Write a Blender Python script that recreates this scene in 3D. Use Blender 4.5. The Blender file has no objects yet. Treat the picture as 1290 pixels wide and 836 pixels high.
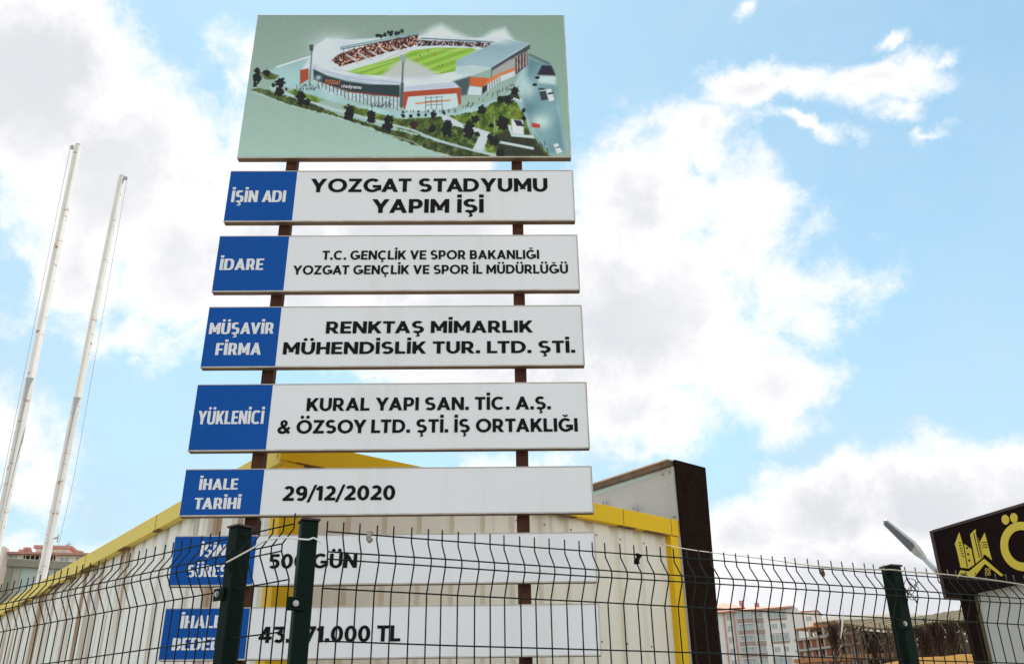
import bpy, math, random
import numpy as np
from mathutils import Vector, Matrix

rad = math.radians
random.seed(7)
rng = np.random.default_rng(7)
scene = bpy.context.scene
COL = scene.collection

# ------------------------------------------------------------------ camera
F_PX, CX, CY = 1126.0, 645.0, 418.0          # focal length in pixels of the 1290 px wide photograph
PITCH, ROLL, EYE_Z = rad(25.462), rad(-0.809), 1.55
_c, _s = math.cos(PITCH), math.sin(PITCH)
_cr, _sr = math.cos(ROLL), math.sin(ROLL)
_R, _U, _FW = Vector((1, 0, 0)), Vector((0, -_s, _c)), Vector((0, _c, _s))
CAM_X = _R * _cr + _U * _sr
CAM_Y = -_R * _sr + _U * _cr
CAM_Z = _FW
EYE = Vector((0, 0, EYE_Z))
cam_data = bpy.data.cameras.new('camera')
cam_data.sensor_width = 36
cam_data.lens = 36 * F_PX / 1290
cam_data.clip_start = 0.05
cam_data.clip_end = 6000
cam = bpy.data.objects.new('camera', cam_data)
COL.objects.link(cam)
cam.matrix_world = Matrix.Translation(EYE) @ Matrix((CAM_X, CAM_Y, -CAM_Z)).transposed().to_4x4()
scene.camera = cam

# ------------------------------------------------------------------ light
SUN_AZ, SUN_EL = rad(-18), rad(60)
EXPOSURE = 1.5
SKY_STRENGTH = 0.1
scene.view_settings.view_transform = 'Standard'
scene.view_settings.look = 'None'
scene.view_settings.gamma = 1
scene.view_settings.exposure = EXPOSURE
sd = bpy.data.lights.new('sun', 'SUN')
sd.energy = 3.0
sd.angle = rad(0.5)
sd.color = (1.0, 0.95, 0.87)
sun = bpy.data.objects.new('sun', sd)
COL.objects.link(sun)
SUN_DIR = Vector((math.sin(SUN_AZ) * math.cos(SUN_EL), math.cos(SUN_AZ) * math.cos(SUN_EL), math.sin(SUN_EL)))
sun.rotation_euler = SUN_DIR.to_track_quat('Z', 'Y').to_euler()
sun.location = (0, 0, 30)

world = bpy.data.worlds.new('World')
scene.world = world
world.use_nodes = True
wt = world.node_tree
wn, wl = wt.nodes, wt.links
for n in list(wn):
    wn.remove(n)


def wnode(kind, **kw):
    n = wn.new(kind)
    for k, v in kw.items():
        setattr(n, k, v)
    return n


def wmath(op, a, b=None, c=None, clamp=False):
    n = wnode('ShaderNodeMath', operation=op, use_clamp=clamp)
    for i, v in enumerate((a, b, c)):
        if v is None:
            continue
        if isinstance(v, (int, float)):
            n.inputs[i].default_value = v
        else:
            wl.new(v, n.inputs[i])
    return n.outputs[0]


def wmix(fac, a, b):
    n = wnode('ShaderNodeMix', data_type='RGBA')
    n.clamp_factor = True
    for sock, v in ((n.inputs[0], fac), (n.inputs[6], a), (n.inputs[7], b)):
        if isinstance(v, (int, float)):
            sock.default_value = v
        elif isinstance(v, tuple):
            sock.default_value = (*v, 1)
        else:
            wl.new(v, sock)
    return n.outputs[2]


def wrange(v, a, b, c=0.0, d=1.0, smooth=True):
    n = wnode('ShaderNodeMapRange', interpolation_type='SMOOTHSTEP' if smooth else 'LINEAR')
    wl.new(v, n.inputs[0])
    for i, x in enumerate((a, b, c, d)):
        n.inputs[1 + i].default_value = x
    return n.outputs[0]


tc = wnode('ShaderNodeTexCoord')
DIRV = tc.outputs['Generated']
sky = wnode('ShaderNodeTexSky', sky_type='NISHITA')
sky.sun_disc = False
sky.sun_elevation = SUN_EL
sky.sun_rotation = SUN_AZ
sky.altitude = 1300
sky.air_density = 1.0
sky.dust_density = 0.6
sky.ozone_density = 1.6


def wdot(vec):
    n = wnode('ShaderNodeVectorMath', operation='DOT_PRODUCT')
    wl.new(DIRV, n.inputs[0])
    n.inputs[1].default_value = vec
    return n.outputs['Value']


# gnomonic chart of the northern sky (a fixed direction of the world), in which the clouds in view are laid out
dx, dy, dz = wdot(tuple(CAM_X)), wdot(tuple(CAM_Y)), wdot(tuple(CAM_Z))
dzs = wmath('MAXIMUM', dz, 0.2)
comb = wnode('ShaderNodeCombineXYZ')
wl.new(wmath('DIVIDE', dx, dzs), comb.inputs[0])
wl.new(wmath('DIVIDE', dy, dzs), comb.inputs[1])
CH = comb.outputs[0]


def wnoise(vec, scale, detail, rough=0.55, lac=2.0, dist=0.0):
    n = wnode('ShaderNodeTexNoise')
    n.inputs['Scale'].default_value = scale
    n.inputs['Detail'].default_value = detail
    n.inputs['Roughness'].default_value = rough
    n.inputs['Lacunarity'].default_value = lac
    n.inputs['Distortion'].default_value = dist
    wl.new(vec, n.inputs['Vector'])
    return n


nz = wnoise(DIRV, 7, 6, 0.6)
vm = wnode('ShaderNodeVectorMath', operation='SUBTRACT')
wl.new(nz.outputs['Color'], vm.inputs[0])
vm.inputs[1].default_value = (0.5, 0.5, 0.5)
vs = wnode('ShaderNodeVectorMath', operation='SCALE')
wl.new(vm.outputs[0], vs.inputs[0])
vs.inputs['Scale'].default_value = 0.13
va = wnode('ShaderNodeVectorMath', operation='ADD')
wl.new(CH, va.inputs[0])
wl.new(vs.outputs[0], va.inputs[1])
CHD = va.outputs[0]


def blob(cx, cy, rx, ry, rot=0, w=1.0):
    m = wnode('ShaderNodeMapping', vector_type='TEXTURE')
    m.inputs['Location'].default_value = ((cx - CX) / F_PX, (CY - cy) / F_PX, 0)
    m.inputs['Rotation'].default_value = (0, 0, rad(rot))
    m.inputs['Scale'].default_value = (rx / F_PX, ry / F_PX, 1)
    wl.new(CHD, m.inputs['Vector'])
    l = wnode('ShaderNodeVectorMath', operation='LENGTH')
    wl.new(m.outputs[0], l.inputs[0])
    return wmath('MULTIPLY', wmath('SUBTRACT', 1.0, l.outputs['Value']), w * math.sqrt(rx * ry) / 105)


CLOUDS = [  # centre, radii, tilt: positions of the cloud masses on the chart
    (30, 110, 200, 170, 0), (150, 215, 170, 150, 0), (225, 330, 130, 125, 0), (90, 330, 110, 115, 0),
    (225, 100, 62, 34, 25), (180, 425, 110, 42, 0), (25, 415, 52, 34, 0), (380, 320, 140, 150, 0),
    (318, 70, 40, 70, 20), (520, 300, 220, 150, 0), (175, 452, 26, 12, 0, 3.0), (330, 200, 70, 90, 0),
    (800, 250, 120, 115, 0), (860, 185, 75, 75, 20), (925, 112, 62, 34, -20, 1.9), (1000, 112, 66, 36, 10, 1.9),
    (1080, 118, 66, 36, 0, 1.9), (1150, 100, 62, 34, 25, 1.9), (1160, 168, 44, 14, 8, 3.0), (790, 410, 190, 150, 0),
    (935, 300, 82, 125, 0), (1010, 365, 95, 70, 20), (950, 480, 100, 70, 10), (800, 520, 150, 85, 0),
    (1045, 335, 52, 36, 0), (985, 535, 55, 36, 0), (735, 566, 60, 26, 0), (640, 590, 120, 24, 0),
    (620, 420, 200, 130, 0), (1030, 300, 26, 18, 0),
    (930, 690, 82, 66, 0, 1.5), (1040, 645, 125, 72, 10, 1.5), (1190, 628, 150, 80, 5, 1.5), (1310, 640, 120, 105, 0, 1.3), (885, 165, 70, 44, 10, 1.7), (1010, 165, 70, 14, -8, 2.6), (1130, 138, 52, 24, 10, 2.0), (1190, 80, 40, 14, 20, 2.2),
    (1100, 750, 300, 110, 0), (967, 598, 22, 9, 0),
    (15, 545, 76, 74, 0), (55, 612, 62, 42, 0), (120, 700, 84, 42, 0), (30, 700, 90, 34, 0),
    (960, 118, 115, 36, 6, 1.7), (1110, 112, 112, 34, 6, 1.7), (940, 12, 14, 14, 0, 3.0), (1116, 58, 30, 10, 25, 3.0),
]
HOLES = [(868, 232, 36, 24, 0), (905, 338, 18, 20, 0), (990, 182, 34, 26, 0), (8, 345, 30, 44, 0), (560, 590, 26, 22, 0),
         (640, 205, 60, 20, 0)]
fld = None
for b in CLOUDS:
    v = blob(*b)
    fld = v if fld is None else wmath('MAXIMUM', fld, v)
for b in HOLES:
    v = wmath('MAXIMUM', blob(*b), 0.0)
    fld = wmath('SUBTRACT', fld, wmath('MULTIPLY', v, 1.3))
# the rest of the sky: unseen cumulus, cover raised to whiten the light
away = wnoise(DIRV, 2.6, 3, 0.5)
fld_away = wmath('MULTIPLY', wmath('SUBTRACT', away.outputs['Fac'], 0.41), 3.0)
inview = wrange(dz, 0.62, 0.78)
mixf = wnode('ShaderNodeMix', data_type='FLOAT')
wl.new(inview, mixf.inputs[0])
wl.new(fld_away, mixf.inputs[2])
wl.new(fld, mixf.inputs[3])
base = mixf.outputs[0]
fine = wnoise(DIRV, 12, 12, 0.68, dist=0.25)
dens = wmath('ADD', base, wmath('MULTIPLY', wmath('SUBTRACT', fine.outputs['Fac'], 0.50), 1.9))
alpha = wrange(dens, -0.08, 0.62)
thin = wnoise(DIRV, 3.2, 8, 0.62)
veil = wmath('MULTIPLY', wrange(thin.outputs['Fac'], 0.28, 0.78), 0.46)
sepz = wnode('ShaderNodeSeparateXYZ')
wl.new(DIRV, sepz.inputs[0])
low = wrange(sepz.outputs[2], 0.0, 0.75, 0.70, 0.22)
# thick parts are grey-lavender underneath, rims are white
shade_n = wnoise(DIRV, 3.2, 9, 0.55)
thick = wmath('MULTIPLY', wrange(dens, 0.30, 1.25), wrange(shade_n.outputs['Fac'], 0.26, 0.66, 0.45, 1.0))
CLOUD_W = (3.95, 3.9, 3.95)
CLOUD_G = (2.70, 2.76, 2.90)
# front-lit clouds away from the sun, brightened to keep up the scene light
front = wrange(wdot(tuple(-SUN_DIR)), -0.55, 0.6, 1.0, 1.75)
cl0 = wmix(thick, CLOUD_W, CLOUD_G)
clm = wnode('ShaderNodeVectorMath', operation='SCALE')
wl.new(cl0, clm.inputs[0])
wl.new(front, clm.inputs['Scale'])
cloud_col = clm.outputs[0]
tint = wnode('ShaderNodeMix', data_type='RGBA', blend_type='MULTIPLY')
tint.inputs[0].default_value = 1.0
wl.new(sky.outputs[0], tint.inputs[6])
SKY_TINT = (0.74, 0.97, 0.78, 1)
tint.inputs[7].default_value = SKY_TINT
VEIL_COL = (2.15, 2.75, 3.2)
bluesky = wmix(wmath('ADD', veil, low), tint.outputs[2], VEIL_COL)
skycol = wmix(alpha, bluesky, cloud_col)
bg = wnode('ShaderNodeBackground')
wl.new(skycol, bg.inputs[0])
bg.inputs[1].default_value = SKY_STRENGTH
wo = wnode('ShaderNodeOutputWorld')
wl.new(bg.outputs[0], wo.inputs[0])


# ------------------------------------------------------------------ helpers: measuring
def ray(x, y):
    return CAM_X * ((x - CX) / F_PX) + CAM_Y * ((CY - y) / F_PX) + CAM_Z


class VP:
    """A vertical plane through (x, y) running along compass azimuth az; coordinates are (s, z)."""

    def __init__(self, ox, oy, az):
        self.o = Vector((ox, oy))
        self.u = Vector((math.sin(az), math.cos(az)))
        self.n = Vector((math.cos(az), -math.sin(az)))       # right-hand side of the direction
        self.az = az

    def hit(self, px, py):
        d = ray(px, py)
        t = (self.o - EYE.xy).dot(self.n) / d.xy.dot(self.n)
        p = EYE + d * t
        return (p.xy - self.o).dot(self.u), p.z

    def pt(self, s, z, out=0.0):
        """out > 0 moves off the plane to its right-hand side"""
        q = self.o + self.u * s + self.n * out
        return Vector((q.x, q.y, z))


def at_range(px, py, r):
    d = ray(px, py)
    return EYE + d * (r / d.xy.length)


# ------------------------------------------------------------------ helpers: building
class MB:
    def __init__(self):
        self.v, self.f, self.m = [], [], []

    def poly(self, pts, mi=0):
        b = len(self.v)
        self.v += [tuple(p) for p in pts]
        self.f.append(tuple(range(b, b + len(pts))))
        self.m.append(mi)
        return self

    def hexa(self, c, mi=0, mats=None):
        """eight corners: four of one end then four of the other, same order"""
        b = len(self.v)
        self.v += [tuple(p) for p in c]
        for k, q in enumerate(((0, 3, 2, 1), (4, 5, 6, 7), (0, 1, 5, 4), (1, 2, 6, 5), (2, 3, 7, 6), (3, 0, 4, 7))):
            self.f.append(tuple(b + i for i in q))
            self.m.append(mats[k] if mats else mi)
        return self

    def box(self, c, s, mi=0):
        x, y, z = (k / 2 for k in s)
        cs = [Vector(c) + Vector(p) for p in ((-x, -y, -z), (x, -y, -z), (x, y, -z), (-x, y, -z), (-x, -y, z), (x, -y, z), (x, y, z), (-x, y, z))]
        return self.hexa(cs, mi)

    def slab(self, pl, s0, s1, z0, z1, o0, o1, mi=0):
        """box on a vertical plane: from s0 to s1, z0 to z1, offsets o0 to o1"""
        p = pl.pt
        return self.hexa([p(s0, z0, o0), p(s1, z0, o0), p(s1, z0, o1), p(s0, z0, o1), p(s0, z1, o0), p(s1, z1, o0), p(s1, z1, o1), p(s0, z1, o1)], mi)

    def tube(self, pts, r, n=5, mi=0, r2=None, cap=True):
        pts = [Vector(p) for p in pts]
        b0 = len(self.v)
        k = len(pts)
        prev = None
        for i, p in enumerate(pts):
            t = (pts[min(i + 1, k - 1)] - pts[max(i - 1, 0)]).normalized()
            if prev is None:
                a = Vector((1, 0, 0)) if abs(t.x) < 0.7 else Vector((0, 1, 0))
                a = (a - t * a.dot(t)).normalized()
            else:
                a = (prev - t * prev.dot(t)).normalized()
            prev = a
            b = t.cross(a)
            rr = r if r2 is None else r + (r2 - r) * i / max(1, k - 1)
            for j in range(n):
                w = 2 * math.pi * j / n
                self.v.append(tuple(p + a * (math.cos(w) * rr) + b * (math.sin(w) * rr)))
        for i in range(k - 1):
            for j in range(n):
                q = (j + 1) % n
                self.f.append((b0 + i * n + j, b0 + i * n + q, b0 + (i + 1) * n + q, b0 + (i + 1) * n + j))
                self.m.append(mi)
        if cap:
            self.f.append(tuple(b0 + j for j in reversed(range(n))))
            self.f.append(tuple(b0 + (k - 1) * n + j for j in range(n)))
            self.m += [mi, mi]
        return self

    def mesh(self, name, mats):
        me = bpy.data.meshes.new(name)
        me.from_pydata(self.v, [], self.f)
        if not isinstance(mats, (list, tuple)):
            mats = [mats]
        for m in mats:
            me.materials.append(m)
        if len(mats) > 1:
            me.polygons.foreach_set('material_index', self.m)
        me.update()
        return me

    def build(self, name, mats, parent=None, smooth=False, bevel=0.0, origin=None):
        if origin is not None:
            o = Vector(origin)
            self.v = [tuple(Vector(p) - o) for p in self.v]
        me = self.mesh(name, mats)
        ob = bpy.data.objects.new(name, me)
        if origin is not None:
            ob.location = origin
        COL.objects.link(ob)
        if parent is not None:
            put(ob, parent)
        if smooth:
            me.polygons.foreach_set('use_smooth', [True] * len(me.polygons))
        if bevel:
            b = ob.modifiers.new('bevel', 'BEVEL')
            b.width = bevel
            b.segments = 2
            b.limit_method = 'ANGLE'
        return ob


def world_of(o):
    m = Matrix.LocRotScale(o.location, o.rotation_euler, o.scale)
    return (world_of(o.parent) @ m) if o.parent else m


def put(ob, parent):
    """child keeps its place: meshes are given in world coordinates"""
    ob.parent = parent
    ob.matrix_parent_inverse = Matrix.Identity(4)
    pw = world_of(parent)
    m = Matrix.LocRotScale(ob.location, ob.rotation_euler, ob.scale)
    loc, rot, sc = (pw.inverted() @ m).decompose()
    ob.location, ob.rotation_euler, ob.scale = loc, rot.to_euler(), sc


def thing(name, label, cat, loc=(0, 0, 0), group=None):
    o = bpy.data.objects.new(name, None)
    o.empty_display_size = 0.2
    o.location = loc
    COL.objects.link(o)
    tag(o, label, cat, group)
    return o


def tag(o, label=None, cat=None, group=None, kind=None):
    if label:
        o['label'] = label
    if cat:
        o['category'] = cat
    if group:
        o['group'] = group
    if kind:
        o['kind'] = kind
    return o


# ------------------------------------------------------------------ materials
def srgb(r, g, b):
    def c(x):
        x /= 255
        return x / 12.92 if x <= 0.04045 else ((x + 0.055) / 1.055) ** 2.4
    return (c(r), c(g), c(b))


def material(name, col, rough=0.6, spec=0.5, metal=0.0, var=None, var_scale=6, var_amt=0.5, stretch=(1, 1, 1), bump=0.0, bump_scale=40,
             spots=None, spot_scale=12, spot_lo=0.62, spot_hi=0.7, spot_stretch=(1, 1, 1), streak=None, streak_stretch=(9, 9, 0.5), streak_lo=0.55,
             streak_hi=0.75, streak_scale=1.0, band=None):
    m = bpy.data.materials.new(name)
    m.use_nodes = True
    nt = m.node_tree
    N, L = nt.nodes, nt.links
    bs = N['Principled BSDF']
    bs.inputs['Roughness'].default_value = rough
    bs.inputs['Specular IOR Level'].default_value = spec
    bs.inputs['Metallic'].default_value = metal
    geo = N.new('ShaderNodeNewGeometry')
    cur = None

    def noise(scale, st, detail=5, rough_=0.6):
        mp = N.new('ShaderNodeMapping')
        mp.inputs['Scale'].default_value = st
        L.new(geo.outputs['Position'], mp.inputs['Vector'])
        n = N.new('ShaderNodeTexNoise')
        n.inputs['Scale'].default_value = scale
        n.inputs['Detail'].default_value = detail
        n.inputs['Roughness'].default_value = rough_
        L.new(mp.outputs[0], n.inputs['Vector'])
        return n.outputs['Fac']

    def rng_(v, a, b, c=0.0, d=1.0):
        n = N.new('ShaderNodeMapRange')
        n.interpolation_type = 'SMOOTHSTEP'
        L.new(v, n.inputs[0])
        for i, x in enumerate((a, b, c, d)):
            n.inputs[1 + i].default_value = x
        return n.outputs[0]

    def mix(f, a, b):
        n = N.new('ShaderNodeMix')
        n.data_type = 'RGBA'
        L.new(f, n.inputs[0])
        for i, v in ((6, a), (7, b)):
            if isinstance(v, tuple):
                n.inputs[i].default_value = (*v, 1)
            else:
                L.new(v, n.inputs[i])
        return n.outputs[2]

    cur = tuple(col)
    if var:
        cur = mix(rng_(noise(var_scale, stretch), 0.5 - 0.25, 0.5 + 0.25, 0, var_amt), cur, tuple(var))
    if streak:
        cur = mix(rng_(noise(streak_scale, streak_stretch, 4, 0.6), streak_lo, streak_hi), cur, tuple(streak))
    if spots:
        cur = mix(rng_(noise(spot_scale, spot_stretch, 7, 0.65), spot_lo, spot_hi), cur, tuple(spots))
    if isinstance(cur, tuple):
        bs.inputs['Base Color'].default_value = (*cur, 1)
    else:
        L.new(cur, bs.inputs['Base Color'])
    if bump:
        b = N.new('ShaderNodeBump')
        b.inputs['Strength'].default_value = min(1, bump)
        b.inputs['Distance'].default_value = 0.01
        L.new(noise(bump_scale, (1, 1, 1)), b.inputs['Height'])
        L.new(b.outputs[0], bs.inputs['Normal'])
    return m


M = {}
M['sign_white'] = material('sign_white', (0.86, 0.855, 0.875), 0.35, 0.4, var=(0.80, 0.795, 0.815), var_scale=1.5, var_amt=0.6, stretch=(1, 1, 0.3),
                           streak=(0.74, 0.73, 0.71), streak_stretch=(7, 7, 0.35), streak_lo=.5, streak_hi=.8, spots=(0.62, 0.58, 0.53), spot_scale=7, spot_lo=0.68, spot_hi=0.88)
M['sign_blue'] = material('sign_blue', (0.003, 0.080, 0.36), 0.5, 0.12, var=(0.004, 0.090, 0.40), var_scale=2)
M['sign_edge'] = material('sign_edge', (0.12, 0.085, 0.06), 0.7, 0.3, var=(0.10, 0.055, 0.035), var_scale=5, var_amt=0.9, bump=0.3)
M['sign_side'] = material('sign_side', (0.5, 0.47, 0.40), 0.6, 0.3, var=(0.32, 0.24, 0.16), var_scale=6, var_amt=0.8)
M['rim'] = material('rim', (0.62, 0.60, 0.56), 0.5, 0.3, var=(0.40, 0.33, 0.26), var_scale=9, var_amt=0.8)
M['letter_black'] = material('letter_black', (0.006, 0.006, 0.007), 0.6, 0.12)
M['letter_white'] = material('letter_white', (0.80, 0.80, 0.81), 0.45, 0.3)
M['letter_orange'] = material('letter_orange', (0.72, 0.22, 0.07), 0.5, 0.3)
M['rust_steel'] = material('rust_steel', (0.040, 0.017, 0.012), 0.8, 0.2, var=(0.105, 0.038, 0.020), var_scale=8, var_amt=0.9, stretch=(1, 1, 0.35), bump=0.5,
                           spots=(0.05, 0.03, 0.028), spot_scale=20)
M['green_post'] = material('green_post', (0.003, 0.011, 0.007), 0.5, 0.08, var=(0.003, 0.012, 0.007), var_scale=9, spots=(0.09, 0.05, 0.03), spot_scale=26, spot_lo=0.70, spot_hi=0.76, bump=0.15)
M['green_wire'] = material('green_wire', (0.004, 0.010, 0.008), 0.5, 0.2, var=(0.009, 0.016, 0.012), var_scale=30, spots=(0.09, 0.06, 0.045), spot_scale=50, spot_lo=0.68, spot_hi=0.75)
M['galvanised'] = material('galvanised', (0.45, 0.45, 0.44), 0.4, 0.5, metal=0.7, var=(0.3, 0.28, 0.26), var_scale=40)
M['post_cap'] = material('post_cap', (0.05, 0.02, 0.018), 0.5, 0.5, var=(0.03, 0.03, 0.025), var_scale=30)
M['cabin_white'] = material('cabin_white', (0.90, 0.85, 0.74), 0.5, 0.2, var=(0.82, 0.76, 0.63), var_scale=2, var_amt=0.7, stretch=(1, 1, 0.3),
                            streak=(0.60, 0.51, 0.39), streak_stretch=(5, 5, 0.22), streak_lo=0.57, streak_hi=0.75, spots=(0.17, 0.09, 0.05), spot_scale=16, spot_lo=0.76, spot_hi=0.80, bump=0.1, bump_scale=6)
M['cabin_streaked'] = material('cabin_streaked', (0.90, 0.88, 0.84), 0.5, 0.2, var=(0.80, 0.77, 0.71), var_scale=2, var_amt=0.7, stretch=(1, 1, 0.3),
                               streak=(0.38, 0.24, 0.14), streak_stretch=(4.2, 4.2, 0.16), streak_lo=0.47, streak_hi=0.60, spots=(0.17, 0.09, 0.05), spot_scale=16, spot_lo=0.74, spot_hi=0.80, bump=0.1, bump_scale=6)
M['yellow_paint'] = material('yellow_paint', (0.88, 0.55, 0.012), 0.5, 0.12, var=(0.78, 0.50, 0.03), var_scale=3, spots=(0.16, 0.07, 0.025), spot_scale=9, spot_lo=0.69, spot_hi=0.76, bump=0.2, bump_scale=12)
M['yellow_lit'] = material('yellow_lit', (0.84, 0.64, 0.12), 0.5, 0.12, var=(0.76, 0.58, 0.14), var_scale=2, spots=(0.20, 0.09, 0.04), spot_scale=9, spot_lo=0.70, spot_hi=0.77, bump=0.2, bump_scale=12)  # same yellow paint, made paler for the light on the left side
M['rust_edge'] = material('rust_edge', (0.13, 0.06, 0.03), 0.85, 0.2, var=(0.32, 0.2, 0.08), var_scale=14, var_amt=0.9)
M['roof_sheet'] = material('roof_sheet', (0.42, 0.40, 0.36), 0.5, 0.4, var=(0.3, 0.25, 0.2), var_scale=3)
M['dark_brown'] = material('dark_brown', (0.014, 0.007, 0.005), 0.95, 0.05, var=(0.026, 0.014, 0.010), var_scale=26, var_amt=1.0, bump=0.9, bump_scale=70)
M['grey_sheet'] = material('grey_sheet', (0.42, 0.42, 0.405), 0.55, 0.2, var=(0.52, 0.51, 0.48), var_scale=4, spots=(0.20, 0.18, 0.15), spot_scale=18, spot_lo=0.66, spot_hi=0.74, bump=0.25, bump_scale=16)
M['pale_strip'] = material('pale_strip', (0.46, 0.58, 0.60), 0.5, 0.4, var=(0.40, 0.50, 0.52), var_scale=6)
M['brown_cap'] = material('brown_cap', (0.09, 0.065, 0.045), 0.6, 0.2, var=(0.20, 0.13, 0.08), var_scale=7, var_amt=0.8)
M['box_brown'] = material('box_brown', (0.014, 0.006, 0.006), 0.7, 0.06, var=(0.019, 0.009, 0.008), var_scale=8)
M['box_trim'] = material('box_trim', (0.07, 0.035, 0.035), 0.45, 0.4)
M['logo_yellow'] = material('logo_yellow', (0.76, 0.58, 0.06), 0.4, 0.4)
M['logo_line'] = material('logo_line', (0.03, 0.018, 0.014), 0.5, 0.3)
M['panel_grey'] = material('panel_grey', (0.60, 0.59, 0.57), 0.45, 0.4, var=(0.53, 0.52, 0.50), var_scale=3, stretch=(1, 1, 0.4))
M['pole_white'] = material('pole_white', (0.46, 0.45, 0.42), 0.6, 0.15, var=(0.38, 0.36, 0.32), var_scale=4, spots=(0.22, 0.12, 0.05), spot_scale=5.5, spot_lo=0.60, spot_hi=0.66, spot_stretch=(1, 1, 2.2))
M['rope'] = material('rope', (0.42, 0.39, 0.33), 0.8, 0.1, var=(0.3, 0.27, 0.21), var_scale=40)
M['plastic_white'] = material('plastic_white', (0.82, 0.83, 0.82), 0.35, 0.5)
M['lamp_metal'] = material('lamp_metal', (0.52, 0.54, 0.55), 0.35, 0.5, metal=0.3, var=(0.40, 0.42, 0.43), var_scale=9)
M['lamp_glass'] = material('lamp_glass', (0.10, 0.13, 0.20), 0.12, 0.8, var=(0.05, 0.07, 0.12), var_scale=12)
M['ground'] = material('ground', (0.17, 0.145, 0.115), 0.95, 0.2, var=(0.10, 0.11, 0.06), var_scale=0.15, var_amt=0.8, bump=0.6, bump_scale=8)
M['hill'] = material('hill', (0.30, 0.23, 0.15), 0.95, 0.1, var=(0.16, 0.12, 0.07), var_scale=0.5, var_amt=1.0, spots=(0.70, 0.66, 0.60), spot_scale=0.9, spot_lo=.60, spot_hi=.66)
M['far_hill'] = material('far_hill', (0.24, 0.22, 0.19), 0.95, 0.1, var=(0.18, 0.17, 0.13), var_scale=0.06)
M['dry_grass'] = material('dry_grass', (0.20, 0.105, 0.022), 0.95, 0.05, var=(0.15, 0.085, 0.02), var_scale=0.8, spots=(0.20, 0.15, 0.07), spot_scale=1.4)
M['house_cream'] = material('house_cream', (0.78, 0.69, 0.60), 0.8, 0.2, var=(0.72, 0.63, 0.54), var_scale=0.3)
M['house_white'] = material('house_white', (0.74, 0.70, 0.67), 0.8, 0.15, var=(0.66, 0.62, 0.59), var_scale=0.2, stretch=(1, 1, 0.5))
M['taupe'] = material('taupe', (0.36, 0.27, 0.235), 0.8, 0.2, var=(0.31, 0.235, 0.20), var_scale=0.5)
M['roof_tile'] = material('roof_tile', (0.52, 0.29, 0.235), 0.85, 0.2, var=(0.44, 0.22, 0.18), var_scale=1.2, var_amt=0.9, stretch=(1, 1, 3))
M['window_glass'] = material('window_glass', (0.30, 0.33, 0.32), 0.2, 0.6, var=(0.48, 0.50, 0.48), var_scale=0.5)
M['window_frame'] = material('window_frame', (0.72, 0.72, 0.72), 0.5, 0.4)
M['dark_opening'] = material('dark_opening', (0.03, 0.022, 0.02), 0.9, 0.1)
M['concrete'] = material('concrete', (0.42, 0.39, 0.36), 0.9, 0.2, var=(0.34, 0.30, 0.27), var_scale=0.8)
M['hollow_brick'] = material('hollow_brick', (0.34, 0.12, 0.065), 0.9, 0.1, var=(0.25, 0.10, 0.06), var_scale=0.7, var_amt=0.9, bump=0.4)
M['cap_tan'] = material('cap_tan', (0.50, 0.36, 0.24), 0.7, 0.2)
M['orange_form'] = material('orange_form', (0.42, 0.20, 0.09), 0.85, 0.2, var=(0.40, 0.19, 0.09), var_scale=0.7)
M['timber'] = material('timber', (0.09, 0.055, 0.04), 0.9, 0.15, var=(0.16, 0.10, 0.07), var_scale=1.5)
M['tin_canopy'] = material('tin_canopy', (0.145, 0.115, 0.060), 0.9, 0.05, var=(0.10, 0.085, 0.045), var_scale=0.5)
M['steel_pale'] = material('steel_pale', (0.26, 0.23, 0.17), 0.5, 0.4)
M['bark'] = material('bark', (0.09, 0.06, 0.05), 0.95, 0.1, var=(0.05, 0.035, 0.03), var_scale=3)
M['twigs'] = material('twigs', (0.050, 0.030, 0.024), 0.95, 0.05, var=(0.075, 0.04, 0.03), var_scale=0.6)
M['antenna'] = material('antenna', (0.25, 0.24, 0.24), 0.5, 0.4)
M['shed_grey'] = material('shed_grey', (0.36, 0.35, 0.31), 0.7, 0.3, var=(0.28, 0.26, 0.22), var_scale=2, var_amt=0.8, stretch=(1, 1, 0.3))
M['shed_blue'] = material('shed_blue', (0.36, 0.44, 0.42), 0.6, 0.3, var=(0.30, 0.36, 0.34), var_scale=2)
M['shed_roof'] = material('shed_roof', (0.22, 0.22, 0.17), 0.7, 0.3, var=(0.15, 0.14, 0.11), var_scale=5)


# ------------------------------------------------------------------ lettering: a geometric stroke alphabet (cap height 1)
def _clip(poly, y0, y1):
    for sgn, lim in ((1, y0), (-1, -y1)):
        out = []
        for i in range(len(poly)):
            a, b = poly[i], poly[(i + 1) % len(poly)]
            ia, ib = sgn * a[1] >= lim - 1e-9, sgn * b[1] >= lim - 1e-9
            if ia:
                out.append(a)
            if ia != ib:
                t = (lim / sgn - a[1]) / (b[1] - a[1])
                out.append((a[0] + t * (b[0] - a[0]), lim / sgn))
        poly = out
        if not poly:
            break
    return poly


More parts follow.
